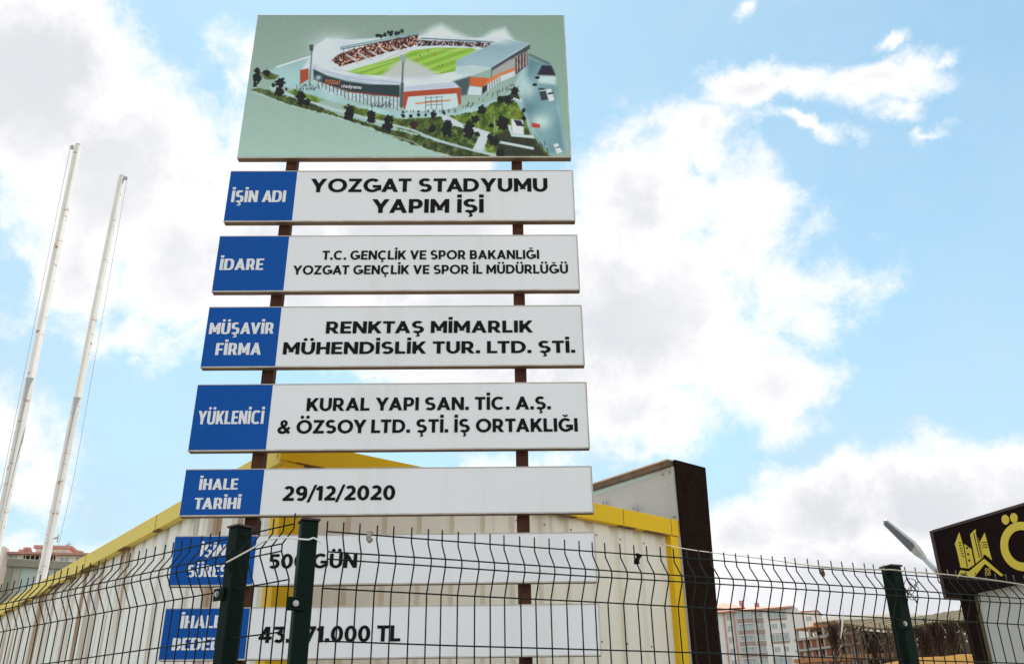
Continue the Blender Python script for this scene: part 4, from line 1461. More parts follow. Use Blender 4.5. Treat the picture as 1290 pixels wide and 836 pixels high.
# ------------------------------------------------------------------ street lamp
lamp = thing('street_lamp', 'grey street lamp with tilted flat head above the shop sign', 'street lamp', at_range(1215, 900, 11.0).xy.to_3d())
LD = 11.0
p_tip, p_neck, p_arm, p_low = at_range(1113, 655, LD), at_range(1165, 701, LD * 1.0), at_range(1183, 722, LD), at_range(1211, 747, LD)
ax = (p_neck - p_tip).normalized()
view = (p_tip - EYE).normalized()
nrm = ax.cross(view).normalized()            # across the head in the picture plane
if nrm.z < 0:
    nrm = -nrm
wide = (view * 0.86 - nrm * 0.50).normalized()
wide = (wide - ax * wide.dot(ax)).normalized()
thk = ax.cross(wide).normalized()
if thk.z < 0:
    thk = -thk
LH = (p_neck - p_tip).length


def lamp_sec(t, w, h0, h1):
    c_ = p_tip + ax * (t * LH)
    return [c_ - wide * w + thk * h0, c_ + wide * w + thk * h0, c_ + wide * w + thk * h1, c_ - wide * w + thk * h1]


secs = [lamp_sec(0, .012, -.004, .004), lamp_sec(.05, .055, -.012, .008), lamp_sec(.70, .090, -.020, .014), lamp_sec(.84, .070, -.032, .014), lamp_sec(.96, .040, -.036, .008), lamp_sec(1.02, .030, -.032, .006)]
mb = MB()
for q in secs:
    mb.v += [tuple(p) for p in q]
for i in range(len(secs) - 1):
    for j in range(4):
        k = (j + 1) % 4
        mb.f.append((i * 4 + j, i * 4 + k, (i + 1) * 4 + k, (i + 1) * 4 + j)); mb.m.append(0)
mb.f += [(3, 2, 1, 0), tuple(len(secs) * 4 - 4 + k for k in range(4))]; mb.m += [0, 0]
mb.build('lamp_head', M['lamp_metal'], lamp, bevel=.004)
gl = MB()
for t0, t1, w0, w1 in ((.05, .74, .040, .072),):
    c0, c1 = p_tip + ax * (t0 * LH), p_tip + ax * (t1 * LH)
    for h_, sg in ((-.030, -1),):
        gl.hexa([c0 - wide * w0 - thk * .012, c0 + wide * w0 - thk * .012, c1 + wide * w1 - thk * .022, c1 - wide * w1 - thk * .022,
                 c0 - wide * w0 - thk * .019, c0 + wide * w0 - thk * .019, c1 + wide * w1 - thk * .031, c1 - wide * w1 - thk * .031])
gl.build('lamp_lens', M['lamp_glass'], lamp)
mb = MB().tube([p_neck - ax * .06 - thk * .014, p_arm, p_low, at_range(1222, 775, LD), at_range(1228, 790, LD), Vector((at_range(1228, 790, LD).x, at_range(1228, 790, LD).y, 0))], .028, 8)
mb.build('lamp_pole', M['lamp_metal'], lamp, smooth=True)


# ------------------------------------------------------------------ flagpoles
def flagpole(top_px, low_px, rng_, label, hal_side, wid):
    tp = at_range(top_px[0], top_px[1], rng_)
    lw = at_range(low_px[0], low_px[1], rng_)
    base = Vector((lw.x, lw.y, 0))
    ax_ = (tp - lw)
    base = lw - ax_ * (lw.z / ax_.z)
    root = thing('flagpole', label, 'flagpole', base, 'two bare white flagpoles')
    L_ = (tp - base).length
    d_ = (tp - base).normalized()
    zs = [0, .30, .3001, .62, .6201, 1.0]
    rs = [wid, wid * .98, wid * .93, wid * .90, wid * .84, wid * .76]
    mb_ = MB()
    n = 14
    for z, r in zip(zs, rs):
        c_ = base + d_ * (L_ * z)
        for j in range(n):
            w = 2 * math.pi * j / n
            mb_.v.append((c_.x + r * math.cos(w), c_.y + r * math.sin(w), c_.z))
    for i in range(len(zs) - 1):
        for j in range(n):
            k = (j + 1) % n
            mb_.f.append((i * n + j, i * n + k, (i + 1) * n + k, (i + 1) * n + j)); mb_.m.append(0)
    mb_.f.append(tuple((len(zs) - 1) * n + j for j in range(n))); mb_.m.append(0)
    mb_.build('pole', M['pole_white'], root, smooth=True)
    pb = MB()
    c_ = tp + Vector((hal_side * .075, -.01, -.03))
    pb.tube([c_ + Vector((0, -.014, 0)), c_ + Vector((0, .014, 0))], .035, 10)
    pb.tube([tp + Vector((0, 0, -.03)), c_], .018, 6)
    pb.tube([tp - d_ * .02, tp + d_ * .03], wid * .5, 8)
    pb.build('pulley', M['galvanised'], root)
    low = base + d_ * (L_ * .30)
    hb = MB().tube([c_ + Vector((hal_side * .03, 0, 0)), low + Vector((hal_side * (wid + .09), 0, L_ * .2)), low + Vector((hal_side * (wid + .012), 0, -.8))], .0035, 4)
    hb.build('halyard', M['rope'], root)
    for f_ in (.42,):
        kb = MB()
        c2 = base + d_ * (L_ * f_)
        kb.tube([c2 + Vector((hal_side * wid * .7, 0, 0)), c2 + Vector((hal_side * (wid + .05), 0, .02))], .012, 6)
        kb.tube([c2 + Vector((hal_side * (wid + .05), 0, -.05)), c2 + Vector((hal_side * (wid + .05), 0, .06))], .010, 6)
        kb.build('cleat', M['galvanised'], root)
    return root


flagpole((98, 184), (1, 660), 13.0, 'white flagpole nearest the left edge, the taller one', -1, .066)
flagpole((153, 223), (60, 690), 14.0, 'shorter white flagpole, the right one of the pair', 1, .066)

# ------------------------------------------------------------------ ropes, ties and scraps caught on the fence
pA = WR.pt(WR.hit(835, 685)[0], WR.hit(835, 685)[1], .0)
rp_pts = [pA]
for px, py, r in ((870, 692, 5.0), (960, 703, 3.9), (1043, 714, 3.2)):
    rp_pts.append(at_range(px, py, r))
for px, py in ((1110, 720), (1130, 722), (1200, 728), (1290, 741), (1400, 765)):
    s, z = FR.hit(px, py)
    rp_pts.append(FR.pt(s, z, .045))


def catmull(pts, k=5):
    out = []
    for i in range(len(pts) - 1):
        p0, p1, p2, p3 = pts[max(0, i - 1)], pts[i], pts[i + 1], pts[min(len(pts) - 1, i + 2)]
        for j in range(k):
            t = j / k
            out.append(.5 * ((2 * p1) + (p2 - p0) * t + (2 * p0 - 5 * p1 + 4 * p2 - p3) * t * t + (3 * p1 - p0 - 3 * p2 + p3) * t ** 3))
    out.append(pts[-1])
    return out


ro = MB().tube(catmull(rp_pts), .0025, 6).build('rope', M['rope'], None, smooth=True)
tag(ro, 'pale slack rope from the cabin corner along the right fence', 'rope')
tie = [FL.pt(*FL.hit(303, 711), -.05)]
for px, py in ((335, 694), (352, 684), (375, 680.5)):
    s, z = FL.hit(px, py)
    tie.append(FL.pt(s, z, -.050))
for px, py in ((384, 682), (393, 680), (402, 686)):
    s, z = FR.hit(px, py)
    tie.append(FR.pt(s, z, .030))
to = MB().tube(catmull(tie), .0028, 5).build('cable_tie', M['plastic_white'], None, smooth=True)
tag(to, 'white cord tied round the corner post of the green fence', 'cord')


def scrap(px, py, w, h, mt, label, name='scrap', cat='scrap', pl=FR, sgn=1):
    s, z = pl.hit(px, py)
    mb_ = MB()
    ctr = pl.pt(s, z, sgn * .012)
    pts = []
    random.seed(int(px))
    for i in range(5):
        t = i / 4
        pts.append(ctr + Vector((random.uniform(-.3, .3) * w, random.uniform(-.2, .2) * w, (0.5 - t) * h)))
    mb_.tube(pts, w * .28, 6, r2=w * .5)
    mb_.tube([p + Vector((w * .3, 0, .2 * h)) for p in pts[1:4]], w * .4, 6, r2=w * .15)
    o = mb_.build(name, M[mt], None)
    tag(o, label, cat)
    return o


scrap(464, 676, .018, .028, 'rope', 'small pale knot caught on top wire right of corner post', 'knot', 'knot')
scrap(801, 704, .020, .030, 'letter_black', 'small black knot caught on fence in front of cabin end', 'knot', 'knot')
scrap(1033, 721, .016, .024, 'timber', 'dark brown knot on top wire left of right green post', 'knot', 'knot')
# narrow strip of white film hanging on the fence
mb = MB()
prev = None
fs = []
for px, py, w in ((1058, 762, .002), (1057.5, 768, .003), (1058, 774, .004), (1057, 782, .006), (1056.5, 792, .006), (1055, 804, .002)):
    s, z = FR.hit(px, py)
    fs.append((FR.pt(s - w, z, .02), FR.pt(s + w, z, .014)))
for (a, b), (c2, d2) in zip(fs[:-1], fs[1:]):
    mb.poly([a, b, d2, c2])
o = mb.build('film_strip', M['plastic_white'], None)
so = o.modifiers.new('thickness', 'SOLIDIFY'); so.thickness = .0008
tag(o, 'torn strip of white plastic film hanging on right fence', 'plastic strip')
# tangle of thin wire beside the right green post
mb = MB()
random.seed(3)
pts = []
for i in range(26):
    w = i * 1.1
    s, z = FR.hit(1140 + 7 * math.cos(w) + random.uniform(-3, 3), 732 + i * .9 + 9 * math.sin(w * 1.3))
    pts.append(FR.pt(s, z, .03 + .01 * math.sin(w)))
o = mb.tube(catmull(pts, 3), .0014, 4).build('wire_tangle', M['green_wire'], None)
tag(o, 'loose tangle of thin wire beside the right green fence post', 'wire')

# ------------------------------------------------------------------ ground and hills
G = MB()
n = 60
S = 3000
for i in range(n + 1):
    for j in range(n + 1):
        x_ = (i / n * 2 - 1); y_ = (j / n * 2 - 1)
        G.v.append((S * x_ * abs(x_), S * y_ * abs(y_), 0))
for i in range(n):
    for j in range(n):
        a = i * (n + 1) + j
        G.f.append((a, a + n + 1, a + n + 2, a + 1)); G.m.append(0)
g = G.build('ground', M['ground'])
tag(g, kind='structure')


def hill(name, path, mt, depth=160, back=0.55, seed=1, steps=60, rough=1.0):
    """ridge of land: path lists (px, py, range) of its skyline; slopes down to the ground in front and behind"""
    pts = [at_range(*q) for q in path]
    r_ = random.Random(seed)
    ph = [r_.uniform(0, 6) for _ in range(6)]
    mb_ = MB()
    rows = [(-1.0, 0.0), (-.8, .12), (-.6, .32), (-.4, .56), (-.2, .82), (-.05, .97), (0, 1.0), (.1, .98), (.4, .7), (.7, .3), (1.0, 0)]
    k = len(rows)
    for i in range(steps + 1):
        t = i / steps * (len(pts) - 1)
        a = min(int(t), len(pts) - 2)
        p = pts[a].lerp(pts[a + 1], t - a)
        d_ = Vector((p.x, p.y, 0)).normalized()
        wob = sum(math.sin(t * (3 + 2.3 * q) + ph[q]) / (q + 1) for q in range(5)) * rough
        for u_, h_ in rows:
            dd = depth * u_
            c_ = Vector((p.x, p.y, 0)) + d_ * dd
            w2 = math.sin(c_.x * .05 + ph[0]) * math.cos(c_.y * .045 + ph[1]) * rough * (1 - abs(u_))
            mb_.v.append((c_.x, c_.y, max(-1.0, (p.z + wob * .5) * h_ + w2 - (1.0 if abs(u_) == 1 else 0))))
    for i in range(steps):
        for j in range(k - 1):
            q = i * k + j
            mb_.f.append((q, q + 1, q + k + 1, q + k)); mb_.m.append(0)
    o_ = mb_.build(name, M[mt], None, smooth=True)
    tag(o_, kind='structure')
    return o_


hill('hill', [(760, 905, 520), (860, 880, 520), (960, 800, 500), (1010, 774, 480), (1060, 776, 470), (1160, 770, 460), (1260, 785, 450), (1360, 830, 440)], 'far_hill', 150, seed=4, rough=1.2)
hill('terrain', [(1060, 854, 62), (1115, 835, 62), (1150, 828, 62), (1190, 825, 62), (1240, 823, 62), (1330, 819, 62), (1420, 834, 62)], 'dry_grass', 22, seed=9, rough=.05)


# ------------------------------------------------------------------ apartment block at the right
def win(root, pl, s0, s1, z0, z1, sgn, out=0.0, mull=1, glass='window_glass'):
    f = MB()
    e = .10
    fr = [(s0, s1, z0, z0 + e), (s0, s1, z1 - e, z1), (s0, s0 + e, z0 + e, z1 - e), (s1 - e, s1, z0 + e, z1 - e)]
    for k in range(mull):
        m_ = s0 + (s1 - s0) * (k + 1) / (mull + 1)
        fr.append((m_ - e * .4, m_ + e * .4, z0 + e, z1 - e))
    for a, b, c_, d_ in fr:
        f.slab(pl, a, b, c_, d_, *sorted((sgn * (out - .05), sgn * (out + .06))))
    w = f.build('window', M['window_frame'], root)
    p_ = MB()
    p_.slab(pl, s0 + .02, s1 - .02, z0 + .02, z1 - .02, *sorted((sgn * (out - .02), sgn * (out + .015))))
    p_.build('pane', M[glass], w)
    return w


AR = 235.0
A0 = at_range(896, 836, AR)
A1 = at_range(1003, 836, AR * .985)
az_a = math.atan2(A1.x - A0.x, A1.y - A0.y)
AP = VP(A0.x, A0.y, az_a)                    # right-hand side faces the camera
apt = thing('apartment_block', 'white apartment block with taupe balconies and red roof behind the fence', 'building', AP.pt(10, 0))


def aph(x, y):
    return AP.hit(880 + x / 6.45, 720 + y / 6.45)


zt = aph(400, 308)[1]
sR = aph(775, 300)[0]
c = MB(); c.slab(AP, -14, sR, 0, zt, -14, 0)
c.build('wall', M['house_white'], apt)
zf = (aph(400, 365)[1] - aph(400, 645)[1]) / 3.0    # storey height
# vertical bays that stand proud
b0, b1 = aph(212, 400)[0], aph(290, 400)[0]
for s_a in (b0, b1):
    c = MB(); c.slab(AP, s_a - .12, s_a + .12, 0, aph(212, 328)[1], .002, .32)
    c.build('downpipe', M['roof_tile'], apt)
s_l0, s_l1 = aph(318, 350)[0], aph(434, 350)[0]
s_m0, s_m1 = aph(450, 350)[0], aph(523, 350)[0]
s_r0, s_r1 = aph(562, 350)[0], aph(712, 350)[0]
z0_ = aph(400, 378)[1]                        # sill of the top row
for k in range(11):
    zs = z0_ - k * zf
    if zs < 1.5:
        break
    # balcony bay: parapet and glazed recess
    c = MB(); c.slab(AP, s_l0, s_l1, zs - 1.15, zs - .05, .002, .9)
    c.build('balcony', M['taupe'], apt)
    c = MB(); c.slab(AP, s_l0, s_l1, zs - 1.35, zs - 1.15, .003, 1.0)
    c.build('balcony_slab', M['house_white'], apt)
    win(apt, AP, s_l0 + .1, s_l1 - .1, zs - .04, zs + 1.75, 1, .7, 2)
    win(apt, AP, s_m0, s_m1, zs - .02, zs + 1.6, 1, .0, 1)
    c = MB(); c.slab(AP, s_m0, s_m1, zs - 1.15, zs - .04, .002, .08)
    c.build('spandrel', M['taupe'], apt)
    if k % 2 == 0:
        c = MB(); c.slab(AP, s_r0, s_r1, zs - .85, zs + 1.45, .002, .10)
        c.build('bay_surround', M['taupe'], apt)
        win(apt, AP, s_r0 + .1, s_r0 + 2.2, zs - .35, zs + 1.25, 1, .11, 1)
        win(apt, AP, s_r1 - 2.2, s_r1 - .1, zs - .35, zs + 1.25, 1, .11, 1)
    else:
        win(apt, AP, s_r0 + .5, s_r0 + 2.0, zs - .2, zs + 1.1, 1, .0, 1)
        win(apt, AP, s_r1 - 1.4, s_r1 - .3, zs - .2, zs + 1.1, 1, .0, 0)
    win(apt, AP, b0 + .5, b1 - .4, zs - .2, zs + 1.3, 1, .0, 1)
    s_n = aph(150, 405)[0]
    win(apt, AP, s_n - .5, s_n + .5, zs - .9, zs + .2, 1, .0, 0)
    win(apt, AP, s_n - 7, s_n - 5.2, zs - .4, zs + 1.1, 1, .0, 1)
# hipped tile roof with eaves
ze = zt
c = MB()
e0, e1 = -15.2, sR - .3
zr = aph(420, 250)[1]
for (sa, sb, oa, ob, rz) in ((e0, e1, 1.1, -15, zr),):
    p = AP.pt
    mid = (oa + ob) / 2
    A_, B_, C_, D_ = p(sa, ze, oa), p(sb, ze, oa), p(sb, ze, ob), p(sa, ze, ob)
    R1, R2 = p(sa + 7, rz, mid), p(sb - 7, rz, mid)
    lo = [v - Vector((0, 0, .35)) for v in (A_, B_, C_, D_)]
    c.poly([A_, B_, R2, R1]); c.poly([B_, C_, R2]); c.poly([C_, D_, R1, R2]); c.poly([D_, A_, R1])
    for i in range(4):
        q = [(A_, B_, C_, D_)[i], (A_, B_, C_, D_)[(i + 1) % 4]]
        c.poly([lo[i], lo[(i + 1) % 4], q[1], q[0]])
    c.poly(lo[::-1])
rf = c.build('roof', M['roof_tile'], apt)
s_, z_ = aph(240, 240)
c = MB()
_a, _b, _e, _t = s_ - 9, s_ + 3.4, ze + .9, aph(240, 219)[1]
_q = [AP.pt(_a, _e, -1.2), AP.pt(_b, _e, -1.2), AP.pt(_b, _e, -11), AP.pt(_a, _e, -11)]
_r1, _r2 = AP.pt(_a + 4, _t, -6), AP.pt(_b - 5, _t, -6)
c.poly([_q[0], _q[1], _r2, _r1]); c.poly([_q[1], _q[2], _r2]); c.poly([_q[2], _q[3], _r1, _r2]); c.poly([_q[3], _q[0], _r1]); c.poly(_q[::-1])
c.slab(AP, _a + .5, _b - .5, ze, _e - .01, -10.5, -1.7)
c.build('roof_turret', M['roof_tile'], apt)
for x_ in (320, 445):
    s_, _ = aph(x_, 240)
    c = MB(); c.slab(AP, s_ - .5, s_ + .5, ze + .4, aph(x_, 212 if x_ == 320 else 232)[1], -5, -4)
    ch = c.build('chimney', M['roof_tile'], rf)
c = MB(); c.slab(AP, sR - 2.4, sR + .002, zt - .5, aph(740, 272)[1], -8, .006)
c.build('parapet', M['house_white'], apt)
# lower wing to the right
wing = thing('apartment_block', 'lower pale building with red tile roof right of the tall white block', 'building', AP.pt(sR + 4, 0, -30))
W2 = VP(*AP.pt(0, 0, -30).xy, az_a)


def w2h(x, y):
    return W2.hit(880 + x / 6.45, 720 + y / 6.45)


c = MB(); c.slab(W2, w2h(700, 320)[0], w2h(960, 320)[0], 0, w2h(800, 326)[1], -10, 0)
c.build('wall', M['house_cream'], wing)
c = MB()
za, zb2 = w2h(800, 324)[1], w2h(800, 296)[1]
a, b = w2h(700, 320)[0] - .5, w2h(955, 320)[0] + .6
c.poly([W2.pt(a, za, .8), W2.pt(b, za, .8), W2.pt(b - 6, zb2, -5), W2.pt(a + 2, zb2, -5)])
c.poly([W2.pt(b, za, .8), W2.pt(b, za, -10.6), W2.pt(b - 6, zb2, -5)])
c.poly([W2.pt(a, za, -10.6), W2.pt(a + 2, zb2, -5), W2.pt(b - 6, zb2, -5), W2.pt(b, za, -10.6)])
c.poly([W2.pt(a, za, .8), W2.pt(a + 2, zb2, -5), W2.pt(a, za, -10.6)])
c.poly([W2.pt(a, za - .02, .8), W2.pt(a, za - .02, -10.6), W2.pt(b, za - .02, -10.6), W2.pt(b, za - .02, .8)])
c.build('roof', M['roof_tile'], wing)
for k in range(6):
    for x_ in (800, 900):
        s_, z_ = w2h(x_, 400)
        win(wing, W2, s_ - .8, s_ + .8, z_ - k * 3, z_ + 1.3 - k * 3, 1, 0, 1)

# ------------------------------------------------------------------ unfinished brick building
UR = 150.0
U0 = at_range(1000, 836, UR)
U1 = at_range(1130, 836, UR * .93)
az_u = math.atan2(U1.x - U0.x, U1.y - U0.y)
UP = VP(U0.x, U0.y, az_u)
brickb = thing('unfinished_building', 'unfinished orange hollow brick building with bare concrete columns', 'building', UP.pt(8, 0))


def uh(x, y):
    return UP.hit(880 + x / 6.45, 720 + y / 6.45)


us0, us1 = uh(792, 600)[0], uh(1330, 600)[0]
zA, zB_, zC = uh(900, 540)[1], uh(900, 630)[1], uh(900, 712)[1]
zTop = uh(900, 452)[1]
st = zA - zB_
p = UP.pt
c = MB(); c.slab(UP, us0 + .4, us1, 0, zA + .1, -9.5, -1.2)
c.build('interior_shade', M['dark_opening'], brickb)  # near-black block puts the shade of the open floors into colour
lv = [zA, zB_, zC] + [zC - st * (i + 1) for i in range(12)]
lv = [z for z in lv if z > .6]
for z in lv:
    c = MB(); c.slab(UP, us0, us1 + (.4), z - .16, z + .16, -9.8, .35)
    c.build('floor_slab', M['concrete'], brickb)
c = MB(); c.slab(UP, us0 + .2, us1 - 6, zTop - .1, zTop + .14, -9, .1)
c.build('floor_slab', M['orange_form'], brickb)
ncol = 9
random.seed(11)
for i in range(ncol + 1):
    s_ = us0 + .3 + (us1 - us0 - .6) * i / ncol
    c = MB(); c.slab(UP, s_ - .17, s_ + .17, 0, zA - .16 if i % 2 else zTop - .1, -.42, -.1)
    c.build('column', M['concrete'], brickb)
for li, z in enumerate(lv[:-1]):
    z2 = lv[li + 1]
    for i in range(ncol):
        sa = us0 + .5 + (us1 - us0 - .6) * i / ncol
        sb = us0 + .1 + (us1 - us0 - .6) * (i + 1) / ncol
        k = random.random()
        zlo, zhi = z2 + .165, z - .165
        if k < .5:
            c = MB(); c.slab(UP, sa, sb, zlo, zhi, -.4, -.15)
        else:
            c = MB(); m_ = sa + (sb - sa) * random.uniform(.3, .6)
            c.slab(UP, sa, m_, zlo, zhi, -.4, -.15)
            c.slab(UP, m_, m_ + (sb - m_) * .45, zlo, zlo + (zhi - zlo) * .4, -.4, -.15)
        c.build('brick_infill', M['hollow_brick'], brickb)
# timber props and shuttering on the top floor
c = MB()
x_ = us0 + 1.5
while x_ < us1 - 1:
    hgt = random.uniform(.8, 1.0) * (zTop - zA)
    tl_ = random.uniform(-.25, .25)
    c.tube([p(x_, zA + .16, -random.uniform(.3, 4)), p(x_ + tl_, zA + .16 + hgt, -random.uniform(.3, 4))], .07, 4)
    if random.random() < .25:
        c.slab(UP, x_, x_ + random.uniform(.6, 1.6), zA + hgt * .5, zA + hgt * random.uniform(.8, 1.15), -3, -2.6)
    x_ += random.uniform(.25, .6)
o = c.build('shuttering_props', M['timber'], brickb)
tag(o, kind='stuff')
c = MB(); c.slab(UP, us0 + 2.2, us0 + 6.4, zTop + .14, zTop + .9, -6, -2)
c.build('parapet', M['hollow_brick'], brickb)
# bright orange formwork deck in front
FO = VP(*UP.pt(0, 0, 9).xy, az_u - rad(4))
a = FO.hit(1000, 832); b = FO.hit(1150, 822)
deck = thing('formwork_deck', 'orange formwork deck edge on props in front of the brick building', 'scaffold', FO.pt((a[0] + b[0]) / 2, 0))
c = MB()
c.hexa([FO.pt(a[0], a[1] - .3, 0), FO.pt(b[0], b[1] - .25, 0), FO.pt(b[0], b[1] - .25, -3.5), FO.pt(a[0], a[1] - .3, -3.5),
        FO.pt(a[0], a[1] + .25, 0), FO.pt(b[0], b[1] + .25, 0), FO.pt(b[0], b[1] + .25, -3.5), FO.pt(a[0], a[1] + .25, -3.5)])
c.build('deck_board', M['orange_form'], deck)
for i in range(9):
    t = (i + .5) / 9
    s_ = a[0] + (b[0] - a[0]) * t
    zz = a[1] + (b[1] - a[1]) * t - .3
    c = MB(); c.tube([FO.pt(s_, 0, -.4), FO.pt(s_ + .1, zz, -.4)], .09, 5)
    c.build('prop', M['concrete'], deck)

# ------------------------------------------------------------------ curved canopy of the stand behind
CR = 128.0
C0 = at_range(1040, 836, CR * 1.12)
C1 = at_range(1230, 836, CR * .9)
az_c = math.atan2(C1.x - C0.x, C1.y - C0.y)
CP = VP(C0.x, C0.y, az_c)
stand = thing('grandstand', 'long olive canopy on pale steel trusses behind the right fence', 'grandstand', CP.pt(20, 0, -4))


def chh(x, y):
    return CP.hit(1040 + x / 6.45, 720 + y / 6.45)


sky_pts = [(-60, 392), (60, 372), (200, 345), (360, 322), (520, 292), (700, 258), (880, 232), (1060, 222), (1240, 216), (1420, 214)]
low_pts = [(-60, 420), (60, 410), (200, 440), (360, 482), (520, 500), (700, 470), (880, 440), (1060, 430), (1240, 425), (1420, 425)]
top = [chh(*q) for q in sky_pts]
bot = [chh(*q) for q in low_pts]
for i in range(len(top) - 1):
    c = MB()
    a0, a1, b0_, b1_ = top[i], top[i + 1], bot[i], bot[i + 1]
    q = []
    for (ts, tz), (bs_, bz) in ((a0, b0_), (a1, b1_)):
        q.append([CP.pt(ts, tz, -14), CP.pt(ts, tz - (tz - bz) * .32, -5), CP.pt(ts, bz + (tz - bz) * .15, 0)])
    for j in range(2):
        c.poly([q[0][j + 1], q[1][j + 1], q[1][j], q[0][j]])
        c.poly([v - Vector((0, 0, .25)) for v in (q[0][j], q[1][j], q[1][j + 1], q[0][j + 1])])
    c.poly([q[0][2], q[1][2], q[1][2] - Vector((0, 0, .25)), q[0][2] - Vector((0, 0, .25))])
    c.build('canopy_sheet', M['tin_canopy'], stand)
for i in range(27):
    t = i / 26 * (len(top) - 1)
    k = min(int(t), len(top) - 2)
    f_ = t - k
    ts, tz = (top[k][0] * (1 - f_) + top[k + 1][0] * f_, top[k][1] * (1 - f_) + top[k + 1][1] * f_)
    bz = bot[k][1] * (1 - f_) + bot[k + 1][1] * f_
    c = MB()
    c.tube([CP.pt(ts, tz - .3, -13.6), CP.pt(ts, tz - (tz - bz) * .34 + .1, -4.6), CP.pt(ts, bz + (tz - bz) * .15 + .12, .4)], .07, 4)
    c.tube([CP.pt(ts, bz - 3.4, -2.0), CP.pt(ts, tz - (tz - bz) * .4, -5.0)], .09, 4)
    c.tube([CP.pt(ts, bz - 3.4, -2.0), CP.pt(ts + 1.2, bz + (tz - bz) * .15, .3)], .06, 4)
    c.tube([CP.pt(ts, bz - 3.4, -2.0), CP.pt(ts - 1.2, bz + (tz - bz) * .3, -1.5)], .05, 4)
    c.tube([CP.pt(ts, 0, -2.0), CP.pt(ts, bz - 3.4, -2.0)], .12, 5)
    c.build('truss', M['steel_pale'], stand)
# tiers of the stand under the canopy
for k in range(7):
    zz = bot[4][1] - 6.2 + k * .62
    c = MB(); c.slab(CP, top[0][0] + 4, top[-1][0], zz - .62, zz, -3.5 - k * 1.3, -2.5 - k * 1.3)
    c.build('tier', M['steel_pale'] if k in (2, 5) else M['concrete'], stand)
c = MB(); c.slab(CP, top[0][0] + 4, top[-1][0], 0, bot[4][1] - 6.3, -13, -3)
c.build('base_wall', M['taupe'], stand)

for i in range(len(top) - 1):
    c = MB()
    a0, a1 = top[i], top[i + 1]
    c.hexa([CP.pt(a0[0], 0, -13.4), CP.pt(a1[0], 0, -13.4), CP.pt(a1[0], 0, -13.7), CP.pt(a0[0], 0, -13.7),
            CP.pt(a0[0], a0[1] - .3, -13.4), CP.pt(a1[0], a1[1] - .3, -13.4), CP.pt(a1[0], a1[1] - .3, -13.7), CP.pt(a0[0], a0[1] - .3, -13.7)])
    c.build('rear_wall', M['hill'], stand)

# ------------------------------------------------------------------ bare trees before the stand


def bare_tree(px, py_top, rng_, w, label, seed):
    r_ = random.Random(seed)
    top_ = at_range(px, py_top, rng_)
    root = thing('bare_tree', label, 'tree', (top_.x, top_.y, 0), 'leafless trees by the stand')
    tr = MB()
    base_ = Vector((top_.x, top_.y, 0))
    trunk_h = top_.z * .72
    tr.tube([base_, base_ + Vector((r_.uniform(-.2, .2), 0, trunk_h * .5)), base_ + Vector((r_.uniform(-.3, .3), 0, trunk_h)), Vector((top_.x, top_.y, top_.z * .95))], .26, 7, r2=.05)
    tr.build('trunk', M['bark'], root, smooth=True)
    cr = MB()
    for i in range(150):
        z = top_.z - abs(r_.gauss(0, .30)) * top_.z * .35 - .2
        ang = r_.uniform(0, 6.283)
        ln = w * .75 * r_.uniform(.3, 1) * (0.55 + .6 * (top_.z - z) / (top_.z * .35))
        ln = min(ln, w)
        s_ = base_ + Vector((0, 0, z - ln * .8))
        m_ = s_ + Vector((math.cos(ang) * ln * .5, math.sin(ang) * ln * .5, ln * .5))
        e_ = s_ + Vector((math.cos(ang) * ln * .8, math.sin(ang) * ln * .8, ln * 1.15))
        cr.tube([s_, m_, e_], .05, 3, r2=.018, cap=False)
        for q in range(3):
            a2 = ang + r_.uniform(-1, 1)
            l2 = ln * r_.uniform(.2, .45)
            st_ = s_.lerp(e_, r_.uniform(.4, 1))
            cr.tube([st_, st_ + Vector((math.cos(a2) * l2 * .5, math.sin(a2) * l2 * .5, l2))], .028, 3, r2=.012, cap=False)
    cr.build('crown', M['twigs'], root)


bare_tree(1162, 790, 76, 1.5, 'leafless dark tree just right of the green fence post', 1)
bare_tree(1176, 781, 80, 1.5, 'leafless tree between green fence post and shop sign', 2)
bare_tree(1193, 780, 84, 1.6, 'leafless tree nearest the dark shop sign post', 3)
bare_tree(1048, 785, 120, 1.9, 'dark leafless tree above the middle of the brick building', 4)
bare_tree(1098, 801, 100, 1.5, 'leafless tree left of the right green post, before the canopy', 5)

# stacked poles and scraps on the slope under the canopy
random.seed(21)
TP = VP(*CP.pt(0, 0, 5).xy, az_c)
c = MB(); c2 = MB()
for px in np.linspace(1086, 1232, 120):
    y1 = 824 - random.uniform(0, 6); y0 = y1 - random.uniform(12, 46) * (.6 + .4 * math.sin(px * .13) ** 2)
    s_, za_ = TP.hit(px, y1); _, zb3 = TP.hit(px, y0)
    o_ = random.uniform(-3, 3)
    c.tube([TP.pt(s_, za_ - 2, o_), TP.pt(s_ + random.uniform(-.25, .25), zb3, o_)], random.uniform(.03, .09), 4)
    if random.random() < .35:
        c.tube([TP.pt(s_ - .8, zb3 - random.uniform(0, 1), o_), TP.pt(s_ + .8, zb3 - random.uniform(0, 1), o_)], .04, 4)
for k in range(46):
    px = random.uniform(1090, 1225)
    s_, z_ = TP.hit(px, random.uniform(800, 816) - 8 * (px > 1150))
    w_ = random.uniform(.1, .5)
    c2.slab(TP, s_, s_ + w_, z_, z_ + random.uniform(.05, .22), -3.6, -3.5)
tag(c.build('scaffold_poles', M['timber'], stand), kind='stuff')
tag(c2.build('white_scraps', M['plastic_white'], stand), kind='stuff')

# ------------------------------------------------------------------ house at the left
HR = 150.0
H0 = at_range(-60, 760, HR * 1.04)
H1 = at_range(110, 760, HR)
az_h = math.atan2(H1.x - H0.x, H1.y - H0.y)
HP = VP(H0.x, H0.y, az_h)
house = thing('apartment_block', 'cream apartment block with red roof and chimneys behind the flagpoles', 'building', HP.pt(12, 0))


